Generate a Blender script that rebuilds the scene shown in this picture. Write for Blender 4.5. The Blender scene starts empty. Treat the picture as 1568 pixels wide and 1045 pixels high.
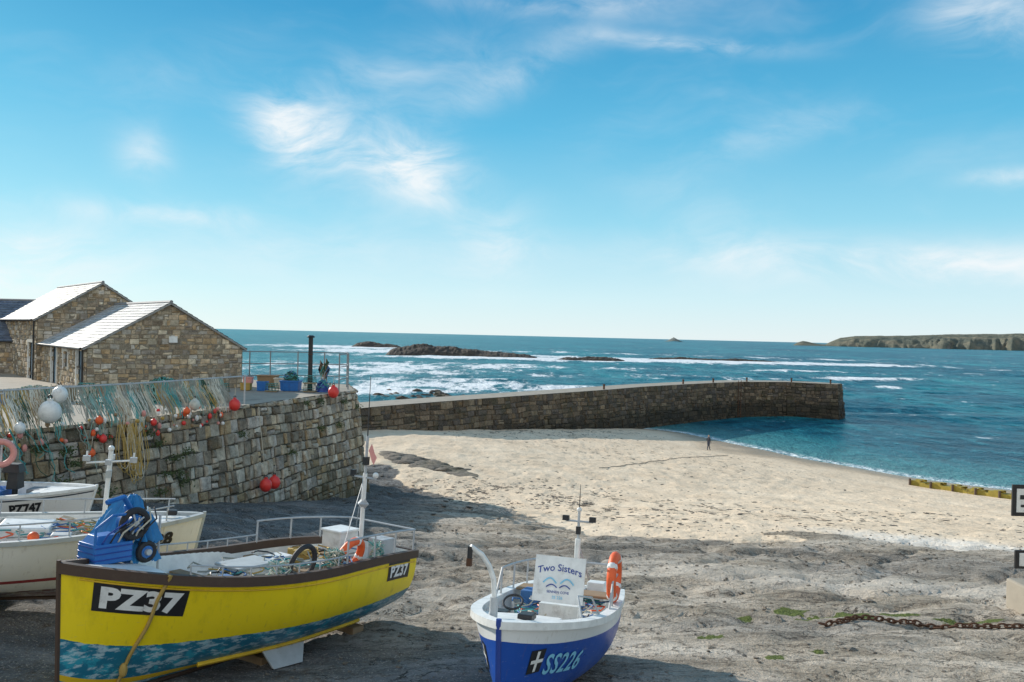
import bpy, bmesh, math, random
import numpy as np
from mathutils import Vector, Matrix, Euler
random.seed(7); rng=np.random.RandomState(5)
scene=bpy.context.scene
scene.view_settings.view_transform='Standard'; scene.view_settings.look='None'; scene.view_settings.exposure=0
COL=scene.collection
# ------------------------------------------------------------ node helpers
class NT:
    def __init__(s,tree): s.t=tree; s.n=tree.nodes; s.l=tree.links
    def new(s,typ,**k):
        n=s.n.new(typ)
        for a,b in k.items(): setattr(n,a,b)
        return n
    def link(s,a,b): s.l.new(a,b)
    def put(s,inp,val):
        if val is None: return
        if isinstance(val,bpy.types.NodeSocket): s.link(val,inp)
        else:
            if isinstance(val,(tuple,list)) and len(val)==3 and inp.type=='RGBA': val=(*val,1)
            inp.default_value=val
    def math(s,op,a,b=None,c=None,clamp=False):
        n=s.new('ShaderNodeMath',operation=op); n.use_clamp=clamp
        s.put(n.inputs[0],a); s.put(n.inputs[1],b)
        if c is not None: s.put(n.inputs[2],c)
        return n.outputs[0]
    def mix(s,f,a,b,blend='MIX'):
        n=s.new('ShaderNodeMix',data_type='RGBA',blend_type=blend)
        s.put(n.inputs[0],f); s.put(n.inputs[6],a); s.put(n.inputs[7],b); return n.outputs[2]
    def noise(s,vec,scale,detail=4,rough=.55,dist=0,col=False):
        n=s.new('ShaderNodeTexNoise'); s.put(n.inputs['Vector'],vec)
        n.inputs['Scale'].default_value=scale; n.inputs['Detail'].default_value=detail
        n.inputs['Roughness'].default_value=rough; n.inputs['Distortion'].default_value=dist
        return n.outputs[1 if col else 0]
    def ramp(s,f,stops,interp='LINEAR'):
        n=s.new('ShaderNodeValToRGB'); s.put(n.inputs[0],f); n.color_ramp.interpolation=interp
        e=n.color_ramp.elements
        while len(e)<len(stops): e.new(.5)
        for i,(p,c) in enumerate(stops):
            e[i].position=p; e[i].color=(*c,1) if isinstance(c,(tuple,list)) else (c,c,c,1)
        return n.outputs[0]
    def sstep(s,v,a,b):
        n=s.new('ShaderNodeMapRange',interpolation_type='SMOOTHSTEP'); s.put(n.inputs[0],v)
        n.inputs[1].default_value=a; n.inputs[2].default_value=b; return n.outputs[0]
    def bump(s,h,strength,dist,normal=None):
        n=s.new('ShaderNodeBump'); s.put(n.inputs['Height'],h)
        n.inputs['Strength'].default_value=strength; n.inputs['Distance'].default_value=dist
        if normal is not None: s.link(normal,n.inputs['Normal'])
        return n.outputs[0]
    def mapping(s,vec,scale=(1,1,1),loc=(0,0,0),rot=(0,0,0)):
        n=s.new('ShaderNodeMapping'); s.put(n.inputs[0],vec); n.inputs[1].default_value=loc
        n.inputs[2].default_value=rot; n.inputs[3].default_value=scale; return n.outputs[0]
def newmat(name):
    m=bpy.data.materials.new(name); m.use_nodes=True
    t=NT(m.node_tree); b=m.node_tree.nodes['Principled BSDF']; return m,t,b
def paint(name,col,rough=.5,var=.25,scale=6,bump=.15,bscale=40,metal=0,dirt=(.12,.09,.06),dirtamt=.25):
    m,t,b=newmat(name); tc=t.new('ShaderNodeTexCoord').outputs['Object']
    n=t.noise(tc,scale,4,.6); k=t.math('MULTIPLY_ADD',n,var*2,1-var)
    c=t.mix(1,col,k,'MULTIPLY')
    d=t.sstep(t.noise(tc,scale*.6,5,.7),.52,.75)
    c=t.mix(t.math('MULTIPLY',d,dirtamt),c,dirt)
    t.put(b.inputs['Base Color'],c); b.inputs['Roughness'].default_value=rough; b.inputs['Metallic'].default_value=metal
    if bump: t.link(t.bump(t.noise(tc,bscale,3),bump,.01),b.inputs['Normal'])
    return m
M={}
for nm,c,r in [('white',(.8,.8,.77),.4),('black',(.02,.02,.022),.45),('rubber',(.025,.025,.028),.7),('blue',(.02,.15,.46),.45),
    ('tarp',(.02,.2,.46),.6),('orange',(.85,.13,.03),.5),('red',(.75,.05,.04),.4),('pink',(.7,.3,.26),.6),('yellow',(.8,.5,.03),.5),
    ('brown',(.075,.045,.03),.6),('galv',(.45,.47,.48),.45),('wood',(.3,.2,.11),.7),('teal',(.07,.33,.32),.7),('seagreen',(.26,.42,.37),.8),
    ('cream',(.56,.51,.4),.8),('ochre',(.45,.3,.08),.8),('rust',(.1,.045,.022),.85),('grey',(.22,.23,.24),.6),('navy',(.02,.06,.3),.35),
    ('greendk',(.03,.09,.06),.8),('skin',(.5,.3,.2),.6),('cyan',(.25,.62,.82),.5),('deckgrey',(.42,.45,.45),.6),('bluerope',(.06,.17,.38),.8),
    ('door',(.13,.2,.26),.6),('glass',(.03,.04,.05),.1),('slip',(.6,.57,.5),.8),('netgrey',(.3,.31,.27),.9),('netpale',(.6,.61,.54),.9)]:
    M[nm]=paint('mat_'+nm,c,r,dirtamt=.4 if nm in('white','deckgrey','galv') else .3)
# ------------------------------------------------------------ mesh builder
class MB:
    def __init__(s): s.v=[]; s.f=[]; s.m=[]; s.mats=[]
    def mi(s,mat):
        if isinstance(mat,str): mat=M[mat]
        if mat not in s.mats: s.mats.append(mat)
        return s.mats.index(mat)
    def add(s,vs,fs,mat):
        o=len(s.v); s.v+= [tuple(x) for x in vs]; k=s.mi(mat)
        for f in fs: s.f.append([i+o for i in f]); s.m.append(k)
    def box(s,c,size,mat,rot=(0,0,0),taper=1,R=None):
        R=R or Euler(rot).to_matrix(); c=Vector(c); vs=[]
        for z in(-.5,.5):
            k=taper if z>0 else 1
            for x,y in((-.5,-.5),(.5,-.5),(.5,.5),(-.5,.5)):
                vs.append(c+R@Vector((x*size[0]*k,y*size[1]*k,z*size[2])))
        s.add(vs,[(0,3,2,1),(4,5,6,7),(0,1,5,4),(1,2,6,5),(2,3,7,6),(3,0,4,7)],mat)
    def tube(s,pts,r,mat,n=6,closed=False):
        pts=[Vector(p) for p in pts]; N=len(pts); rs=r if isinstance(r,(list,tuple)) else [r]*N
        vs=[];fs=[]; up=None
        for i,p in enumerate(pts):
            a=pts[(i-1)%N] if (closed or i>0) else p; b=pts[(i+1)%N] if (closed or i<N-1) else p
            t=(b-a); t=t.normalized() if t.length>1e-9 else Vector((0,0,1))
            if up is None: up=Vector((0,0,1)) if abs(t.z)<.9 else Vector((1,0,0))
            u=(up-t*up.dot(t))
            if u.length<1e-4: u=t.orthogonal()
            u.normalize(); up=u; w=t.cross(u)
            for k in range(n):
                an=2*math.pi*k/n; vs.append(p+(u*math.cos(an)+w*math.sin(an))*rs[i])
        for i in range(N if closed else N-1):
            j=(i+1)%N
            for k in range(n): fs.append((i*n+k,j*n+k,j*n+(k+1)%n,i*n+(k+1)%n))
        if not closed: fs.append(tuple(range(n))); fs.append(tuple((N-1)*n+k for k in reversed(range(n))))
        s.add(vs,fs,mat)
    def torus(s,c,R,r,mat,rot=(0,0,0),ex=1,n=20,k=8,Rm=None):
        Rm=Rm or Euler(rot).to_matrix(); c=Vector(c)
        s.tube([c+Rm@Vector((R*ex*math.cos(2*math.pi*i/n),R*math.sin(2*math.pi*i/n),0)) for i in range(n)],r,mat,k,True)
    def sphere(s,c,r,mat,sc=(1,1,1),n=12,h=8,rot=(0,0,0)):
        vs=[];fs=[];R=Euler(rot).to_matrix();c=Vector(c)
        for i in range(h+1):
            th=math.pi*i/h
            for k in range(n):
                a=2*math.pi*k/n; vs.append(c+R@Vector((r*sc[0]*math.sin(th)*math.cos(a),r*sc[1]*math.sin(th)*math.sin(a),r*sc[2]*math.cos(th))))
        for i in range(h):
            for k in range(n): fs.append((i*n+k,(i+1)*n+k,(i+1)*n+(k+1)%n,i*n+(k+1)%n))
        s.add(vs,fs,mat)
    def obj(s,name,parent=None,smooth=True,bevel=0,loc=None):
        me=bpy.data.meshes.new(name); me.from_pydata(s.v,[],s.f)
        for m in s.mats: me.materials.append(m)
        me.polygons.foreach_set('material_index',s.m)
        ob=bpy.data.objects.new(name,me); COL.objects.link(ob)
        bm=bmesh.new(); bm.from_mesh(me); bmesh.ops.remove_doubles(bm,verts=bm.verts,dist=1e-5); bm.to_mesh(me); bm.free()
        if smooth: me.shade_smooth(); me.set_sharp_from_angle(angle=math.radians(38))
        if bevel:
            b=ob.modifiers.new('b','BEVEL'); b.width=bevel; b.segments=2; b.limit_method='ANGLE'; b.angle_limit=math.radians(50)
        if parent: ob.parent=parent
        if loc: ob.location=loc
        return ob
def empty(name,mat=None):
    e=bpy.data.objects.new(name,None); COL.objects.link(e); e.empty_display_size=.2
    if mat is not None: e.matrix_world=mat
    return e
# ------------------------------------------------------------ numpy noise
def vnoise(x,y,seed=0):
    xi=np.floor(x).astype(np.int64); yi=np.floor(y).astype(np.int64); xf=x-xi; yf=y-yi
    def h(a,b):
        n=(a*374761393+b*668265263+seed*1442695041)&0x7fffffff
        n=((n^(n>>13))*1274126177)&0x7fffffff
        return ((n^(n>>16))&0xffff)/65535.
    u=xf*xf*(3-2*xf); v=yf*yf*(3-2*yf)
    return (h(xi,yi)*(1-u)+h(xi+1,yi)*u)*(1-v)+(h(xi,yi+1)*(1-u)+h(xi+1,yi+1)*u)*v
def fbm(x,y,o=4,seed=0):
    s=0;a=.5;t=0
    for i in range(o): s=s+a*vnoise(x*2**i+i*3.7,y*2**i+i*1.3,seed+i*17); t+=a; a*=.5
    return s/t
# ------------------------------------------------------------ terrain height
CP=np.array([(-20,0,9.2),(0,0,8.85),(20,0,8.9),(0,-40,11.5),(-60,-40,12),(60,-40,12.5),(-6,11,7.3),(0,11,7.5),(10,11,7.6),(-4,15.5,6.85),
(8,16,7.0),(20,16,7.1),(-14,16,7.8),(-13.5,22,7.4),(-12.5,26,7.0),(-11,31,5.95),(-9,37,4.9),(-7,42,4.15),(0,31.7,5.3),(10,31,5.4),(20,29.5,5.5),
(35,30,5.8),(60,30,6),(-8,55,4.0),(0,50,3.5),(10,50,3.2),(20,50,2.8),(35,50,2.2),(50,50,1.8),(70,48,1.5),(-13.7,71,3.8),(-9,77,3.2),(-3.6,84,2.6),
(3.7,93,1.8),(12.7,104,.8),(18.6,112,0),(5,75,2.2),(15,75,1.6),(22,88,.5),(25,75,1.0),(25.6,102.6,0),(30,92.7,0),(34.6,83,0),(38.6,76,0),(44,71,0),
(60,64,0),(90,58,0),(40,95,-1.2),(50,85,-1.2),(35,115,-1.5),(60,110,-3),(70,75,-1.5),(100,75,-2.5),(0,110,-1),(-14,100,-1),(-30,95,0),(30,140,-4),(0,160,-5),
(100,160,-6),(-80,110,-1),(-25,40,4),(-25,60,3),(-45,80,3),(-60,30,9),(-80,60,8),(-300,-200,15),(300,-200,15),(-300,260,-6),(300,260,-8),(300,60,-3),(-300,60,5),(200,20,6),(0,260,-8)],float)
def _U(r2): return np.where(r2>1e-9,r2*np.log(r2+1e-12),0)
_n=len(CP); _d=((CP[:,None,:2]-CP[None,:,:2])**2).sum(-1)
_A=np.zeros((_n+3,_n+3)); _A[:_n,:_n]=_U(_d)+np.eye(_n)*.5; _A[:_n,_n]=1; _A[:_n,_n+1:]=CP[:,:2]; _A[_n,:_n]=1; _A[_n+1:,:_n]=CP[:,:2].T
_w=np.linalg.solve(_A,np.concatenate([CP[:,2],[0,0,0]]))
def Hs(x,y):
    x=np.asarray(x,float); y=np.asarray(y,float); z=_w[_n]+_w[_n+1]*x+_w[_n+2]*y
    for i in range(_n): z=z+_w[i]*_U((x-CP[i,0])**2+(y-CP[i,1])**2)
    return np.clip(z,-9,16)
SBX=[-60,-9,-6.6,-1.3,.5,4.8,12,17,40,80]; SBY=[56,52,49,39.4,33.5,29,28,28,30,32]
def sandmask(x,y):
    b=np.interp(x,SBX,SBY)+(fbm(x*.35,y*.35,5,3)-.5)*9
    return np.clip((y-b)/1.6+.5,0,1)
def Hf(x,y):
    x=np.asarray(x,float); y=np.asarray(y,float)
    z=Hs(x,y); s=sandmask(x,y)
    ca,sa=.92,.39; u=x*ca+y*sa; v=-x*sa+y*ca
    strata=np.abs(fbm(u*.22,v*.8,4,31)-.5)*2; strata2=np.abs(fbm(u*.6+9,v*1.7,3,37)-.5)*2
    rock=(fbm(x*.35,y*.35,5,9)-.5)*.4-np.clip(.16-strata,0,.16)*1.0-np.clip(.1-strata2,0,.1)*.6+(fbm(x*2,y*2,4,12)-.5)*.14
    rock=rock*np.clip((y-8)/12,.45,1)
    dune=(fbm(x*.12,y*.12,3,21)-.5)*.35+(fbm(x*1.3,y*1.0,4,23)-.5)*.2
    return z+rock*(1-s)+dune*s*np.clip(z*.6,0.08,1)
def H(x,y): return float(Hf(np.array([x]),np.array([y]))[0])
def axis(lo,hi,fine0,fine1,d0,g):
    a=[fine0]
    while a[-1]<fine1: a.append(a[-1]+d0)
    d=d0
    while a[-1]<hi: d*=g; a.append(a[-1]+d)
    b=[fine0]; d=d0
    while b[-1]>lo: d*=g; b.append(b[-1]-d)
    return np.array(b[::-1][:-1]+a)
def gridmesh(name,X,Y,Z,mat,attrs):
    ny,nx=X.shape; me=bpy.data.meshes.new(name)
    v=np.stack([X,Y,Z],-1).reshape(-1,3); idx=np.arange(nx*ny).reshape(ny,nx)
    f=np.stack([idx[:-1,:-1],idx[:-1,1:],idx[1:,1:],idx[1:,:-1]],-1).reshape(-1,4)
    me.vertices.add(len(v)); me.vertices.foreach_set('co',v.ravel())
    me.loops.add(f.size); me.loops.foreach_set('vertex_index',f.ravel())
    me.polygons.add(len(f)); me.polygons.foreach_set('loop_start',np.arange(0,f.size,4))
    me.update(calc_edges=True); me.validate()
    for an,c in attrs.items():
        a=me.attributes.new(an,'FLOAT_COLOR','POINT'); cc=np.zeros((len(v),4)); cc[:,3]=1
        for i,ch in enumerate(c): cc[:,i]=ch.ravel()
        a.data.foreach_set('color',cc.ravel())
    me.materials.append(mat); me.shade_smooth()
    ob=bpy.data.objects.new(name,me); COL.objects.link(ob); return ob
# ground material
m,t,b=newmat('mat_ground'); pos=t.new('ShaderNodeNewGeometry').outputs['Position']
at=t.new('ShaderNodeAttribute',attribute_name='zones'); sp=t.new('ShaderNodeSeparateColor'); t.link(at.outputs['Color'],sp.inputs[0])
at2=t.new('ShaderNodeAttribute',attribute_name='zones2'); sp2=t.new('ShaderNodeSeparateColor'); t.link(at2.outputs['Color'],sp2.inputs[0])
n1=t.noise(t.mapping(pos,(.55,1.5,1),rot=(0,0,-.4)),.55,7,.7,.6); n2=t.noise(pos,5,5,.72); n3=t.noise(pos,26,3,.7); n4=t.noise(pos,.22,4,.6)
crk=t.math('ABSOLUTE',t.math('SUBTRACT',t.noise(t.mapping(pos,(.6,1.6,1),rot=(0,0,-.45)),.8,6,.62,.8),.5))
slipc=t.ramp(n1,[(.32,(.17,.135,.1)),(.43,(.36,.3,.225)),(.54,(.55,.465,.365)),(.7,(.74,.65,.53))])
slipg=t.ramp(n1,[(.3,(.065,.066,.066)),(.5,(.15,.15,.145)),(.62,(.25,.245,.235)),(.75,(.38,.365,.34))])
slip=t.mix(sp2.outputs[0],slipc,slipg)
slip=t.mix(t.math('MULTIPLY',t.sstep(n2,.5,.66),.68),slip,(.11,.085,.062))
slip=t.mix(t.math('MULTIPLY',t.sstep(n3,.56,.68),.55),slip,(.7,.63,.53))
slip=t.mix(t.math('MULTIPLY',t.math('SUBTRACT',1,t.sstep(n3,.3,.42)),.6),slip,(.045,.038,.03))
slip=t.mix(t.math('MULTIPLY',t.math('SUBTRACT',1,t.sstep(crk,.0,.015)),t.math('MULTIPLY',t.sstep(n4,.3,.5),.9)),slip,(.035,.028,.02))
sn=t.noise(pos,3.2,4,.7)
sand=t.ramp(t.noise(pos,.3,4,.6),[(.3,(.7,.54,.375)),(.7,(.86,.69,.5))])
sand=t.mix(t.math('MULTIPLY',t.sstep(sn,.53,.64),.42),sand,(.45,.33,.21))
sand=t.mix(t.math('MULTIPLY',t.sstep(n3,.58,.7),.3),sand,(.36,.28,.19))
weed=t.math('MULTIPLY',t.sstep(t.noise(t.mapping(pos,(1.1,.55,1)),1.2,6,.78),.54,.6),sp2.outputs[1])
sand=t.mix(weed,sand,(.1,.072,.048))
smask=t.sstep(t.math('ADD',sp.outputs[0],t.math('MULTIPLY_ADD',n1,1.0,-.5)),.35,.65)
c=t.mix(smask,slip,sand)
c=t.mix(t.math('MULTIPLY',sp.outputs[1],t.sstep(n2,.3,.5)),c,(.8,.73,.63))
moss=t.sstep(t.math('ADD',sp.outputs[2],t.math('MULTIPLY_ADD',n2,1.6,-.85)),.3,.42)
c=t.mix(moss,c,t.ramp(n3,[(.35,(.04,.06,.012)),(.6,(.17,.2,.05))]))
z=t.new('ShaderNodeSeparateXYZ'); t.link(pos,z.inputs[0])
wet=t.math('SUBTRACT',1,t.sstep(t.math('ADD',z.outputs[2],t.math('MULTIPLY_ADD',n4,.5,-.25)),.05,.75))
c=t.mix(wet,c,t.mix(1,c,(.5,.45,.38),'MULTIPLY'))
t.put(b.inputs['Base Color'],c)
t.put(b.inputs['Roughness'],t.math('MULTIPLY_ADD',wet,-.55,.92)); b.inputs['Specular IOR Level'].default_value=.25
hslip=t.math('ADD',t.math('MULTIPLY',n2,1.1),t.math('ADD',t.math('MULTIPLY',n1,1.4),t.math('MULTIPLY',n3,.4)))
hsand=t.math('ADD',t.noise(pos,2.6,4,.65),t.math('MULTIPLY',n3,.08))
t.link(t.bump(t.mix(smask,hslip,hsand),.8,.14),b.inputs['Normal'])
xs=axis(-320,330,-16,34,.17,1.05); ys=axis(-220,280,6,60,.19,1.035)
X,Y=np.meshgrid(xs,ys); Z=Hf(X,Y); S=sandmask(X,Y)
def ell(x0,y0,rx,ry,rot=0):
    c_,s_=math.cos(rot),math.sin(rot); dx=X-x0;dy=Y-y0
    return np.exp(-(((dx*c_+dy*s_)/rx)**2+((-dx*s_+dy*c_)/ry)**2)**2)
pale=np.clip(ell(17.5,27.5,6.5,1.3,-.55)+ell(27,24,9,2,-.3)+ell(9,21,5,1.2,-.2)*.4,0,1)
moss=np.zeros_like(X)
for a in [(6.3,17.6,.4,.25,0),(5.0,17.0,.35,.2,0),(7.6,17.1,.4,.25,.2),(6.9,17.2,1.0,.12,.3),(8.6,17.4,.5,.12,0),(9.8,16.9,.8,.14,-.1),(4.6,13.6,.2,.12,0),(3.9,15.1,.25,.1,0),(5.6,14.2,.2,.08,.3),(7.4,15.4,.3,.07,-.2)]: moss+=ell(*a)
greym=np.clip((2.2-X)/3,0,1)*np.clip((24-Y)/5,0,1)*np.clip((14.5-Y)/4+.5,0.2,1)+np.clip((-1.5-X)/4,0,1)*(Y<60)
greym=np.clip(greym,0,1); greym=greym+(1-greym)*np.clip((fbm(X*.16,Y*.3,3,91)-.45)*2.2,0.0,.5)
weedm=np.clip(ell(6,93,16,5,.9)+ell(0,44,9,5,-.3)*1.0+ell(14,75,16,14)*.5+ell(10,37,14,5,.0)*.8,0,1)
gridmesh('ground',X,Y,Z,m,{'zones':(S,pale,np.clip(moss,0,1)),'zones2':(np.clip(greym,0,1),weedm)})
# ------------------------------------------------------------ sea
m,t,b=newmat('mat_sea'); pos=t.new('ShaderNodeNewGeometry').outputs['Position']
at=t.new('ShaderNodeAttribute',attribute_name='zones'); sp=t.new('ShaderNodeSeparateColor'); t.link(at.outputs['Color'],sp.inputs[0])
at2=t.new('ShaderNodeAttribute',attribute_name='zones2'); sp2=t.new('ShaderNodeSeparateColor'); t.link(at2.outputs['Color'],sp2.inputs[0])
big=t.noise(t.mapping(pos,(.5,.22,1),rot=(0,0,.1)),.012,5,.6); mid=t.noise(t.mapping(pos,(.6,.3,1),rot=(0,0,.15)),.07,5,.65); sm=t.noise(t.mapping(pos,(.8,.5,1),rot=(0,0,.2)),.4,5,.68)
fine=t.noise(pos,1.7,3,.6)
base=t.ramp(t.math('ADD',t.math('MULTIPLY',big,.45),t.math('MULTIPLY',mid,.55)),[(.38,(.002,.05,.085)),(.48,(.006,.105,.15)),(.56,(.015,.19,.225)),(.66,(.05,.33,.34))])
base=t.mix(t.math('MULTIPLY',t.sstep(sm,.52,.66),.55),base,(.05,.28,.33))
base=t.mix(t.math('MULTIPLY',t.math('SUBTRACT',1,t.sstep(sm,.36,.48)),.75),base,(.002,.035,.06))
base=t.mix(sp2.outputs[1],base,t.mix(.5,base,(.07,.38,.38)))
base=t.mix(sp.outputs[1],base,(.13,.33,.32))
fn=t.noise(t.mapping(pos,(.6,.22,1)),.1,7,.8)
fo=t.math('ADD',sp.outputs[0],t.math('MULTIPLY_ADD',fn,3.2,-1.6))
fmask=t.math('MULTIPLY',t.sstep(fo,.42,.74),.94)
wc=t.math('MULTIPLY',t.sstep(t.math('ADD',t.noise(t.mapping(pos,(.55,.4,1),rot=(0,0,.1)),.2,6,.74),t.math('MULTIPLY',sp2.outputs[0],.14)),.62,.68),.85)
fm=t.math('MAXIMUM',fmask,wc)
shore=t.math('MULTIPLY',sp.outputs[2],t.sstep(t.noise(pos,1.3,5,.7),.38,.6)); fm=t.math('MAXIMUM',fm,shore)
t.put(b.inputs['Base Color'],t.mix(fm,base,(.9,.92,.92)))
t.put(b.inputs['Roughness'],t.math('MULTIPLY_ADD',fm,.5,.3)); b.inputs['IOR'].default_value=1.33; b.inputs['Specular IOR Level'].default_value=.14
hh=t.math('ADD',t.math('MULTIPLY',mid,2.0),t.math('ADD',t.math('MULTIPLY',sm,1.5),t.math('MULTIPLY',fine,.28)))
t.link(t.bump(hh,1,1.0),b.inputs['Normal'])
rs=[38.]
while rs[-1]<48000: rs.append(rs[-1]*(1.0075 if rs[-1]<700 else 1.02 if rs[-1]<4000 else 1.1))
th=np.concatenate([np.linspace(-.75,.75,330),np.linspace(.78,2*math.pi-.75,90)])
TH,R=np.meshgrid(th,np.array(rs)); X=R*np.sin(TH); Y=R*np.cos(TH)
near=R<260; D=np.full_like(X,9.); D[near]=-Hs(X[near],Y[near])
def e2(x0,y0,rx,ry,rot=0,k=1):
    c_,s_=math.cos(rot),math.sin(rot); dx=X-x0;dy=Y-y0
    return k*np.exp(-(((dx*c_+dy*s_)/rx)**2+((-dx*s_+dy*c_)/ry)**2))
foam=e2(-150,690,75,80,0,.8)+e2(-100,540,60,60,0,.85)+e2(-30,434,66,24,0,1.0)+e2(45,450,60,30,0,.95)+e2(90,500,130,30,-.1,.9)+e2(165,468,85,28,0,1.0)+e2(-22,205,28,24,0,.7)+e2(-48,270,50,46,0,.65)+e2(10,195,24,16,0,.5)+e2(-28,172,16,14,0,.75)+e2(136,292,26,10,.2,.95)+e2(128,350,34,14,.2,.65)+e2(115,240,17,6,.2,.5)+e2(25,640,220,45,0,.5)+e2(56,128,5,5,0,.5)+e2(-10,330,85,32,0,.6)+e2(60,270,60,13,.1,.45)+e2(240,600,90,35,0,.45)
foam=foam*np.where((Y>139)|(X>57),1,.3)
shal=np.clip(1-D/1.8,0,1)*.7; sh=np.exp(-((D-.06)/.09)**2)
off=np.clip((D-1.5)/4,0,1)*np.where((X<57)&(Y<139)&(X>-20),.25,1)
wv=(fbm(X*.035+Y*.01,Y*.085,4,71)-.5)*2+(fbm(X*.13,Y*.2,3,73)-.5)*.8
Zs=wv*.85*off*np.exp(-R/1500)
crest=np.clip((wv-.35)*2.5,0,1)*off
left_lit=np.clip(1-(X/np.maximum(Y,1)+.2)/.5,0,1)*np.clip(R/300,0,1)  # paler lit look of the left-hand sea, put into its colour
gridmesh('sea',X,Y,Zs,m,{'zones':(np.clip(foam,0,1),shal,sh*near),'zones2':(crest,left_lit*.7)})
# ------------------------------------------------------------ stone walls
def stone_mat(name,stain=(.05,.045,.03),zlo=None,zhi=None,bump=.8,mossc=(.05,.06,.025),mossamt=.35,con=1):
    m,t,b=newmat(name); pos=t.new('ShaderNodeNewGeometry').outputs['Position']
    a=t.new('ShaderNodeAttribute',attribute_name='scol').outputs['Color']
    n=t.noise(pos,3.5,6,.72); n2=t.noise(pos,.5,4,.6); n3=t.noise(pos,20,3,.7)
    c=t.mix(1,a,t.ramp(n,[(.25,1-.65*con),(.5,1.0),(.75,1.6)]),'MULTIPLY')
    c=t.mix(t.math('MULTIPLY',t.sstep(n3,.55,.7),.4),c,(.62,.58,.5))
    c=t.mix(t.math('MULTIPLY',t.math('SUBTRACT',1,t.sstep(n3,.3,.42)),.5*con),c,(.05,.04,.03))
    c=t.mix(t.math('MULTIPLY',t.sstep(n2,.5,.66),mossamt),c,mossc)
    c=t.mix(t.math('MULTIPLY',t.sstep(t.noise(pos,1.3,4,.7),.55,.7),.4),c,(.3,.18,.07))
    if zlo is not None:
        z=t.new('ShaderNodeSeparateXYZ'); t.link(pos,z.inputs[0])
        g=t.math('SUBTRACT',1,t.sstep(t.math('ADD',z.outputs[2],t.math('MULTIPLY_ADD',n,1.6,-.8)),zlo,zhi))
        c=t.mix(t.math('MULTIPLY',g,.7),c,stain)
    t.put(b.inputs['Base Color'],c); b.inputs['Roughness'].default_value=.92; b.inputs['Specular IOR Level'].default_value=.2
    t.link(t.bump(t.math('ADD',n,t.math('MULTIPLY',n3,.3)),bump,.1),b.inputs['Normal']); return m
def polyf(path):
    P=[np.array(p,float) for p in path]; seg=[np.linalg.norm(P[i+1]-P[i]) for i in range(len(P)-1)]
    cum=np.concatenate([[0],np.cumsum(seg)]); nr=[]
    for i in range(len(P)-1): d=(P[i+1]-P[i])/seg[i]; nr.append(np.array([d[1],-d[0]]))
    mi=[]
    for i in range(len(P)):
        if i==0: mi.append(nr[0])
        elif i==len(P)-1: mi.append(nr[-1])
        else:
            v=nr[i-1]+nr[i]; v/=np.linalg.norm(v); mi.append(v/max(.4,v@nr[i]))
    def f(s,off):
        s=min(max(s,0),cum[-1]); i=int(min(np.searchsorted(cum,s,'right')-1,len(seg)-1)); u=(s-cum[i])/seg[i]
        p=P[i]*(1-u)+P[i+1]*u; n=mi[i]*(1-u)+mi[i+1]*u; q=p+n*off; return q[0],q[1]
    return f,cum
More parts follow.
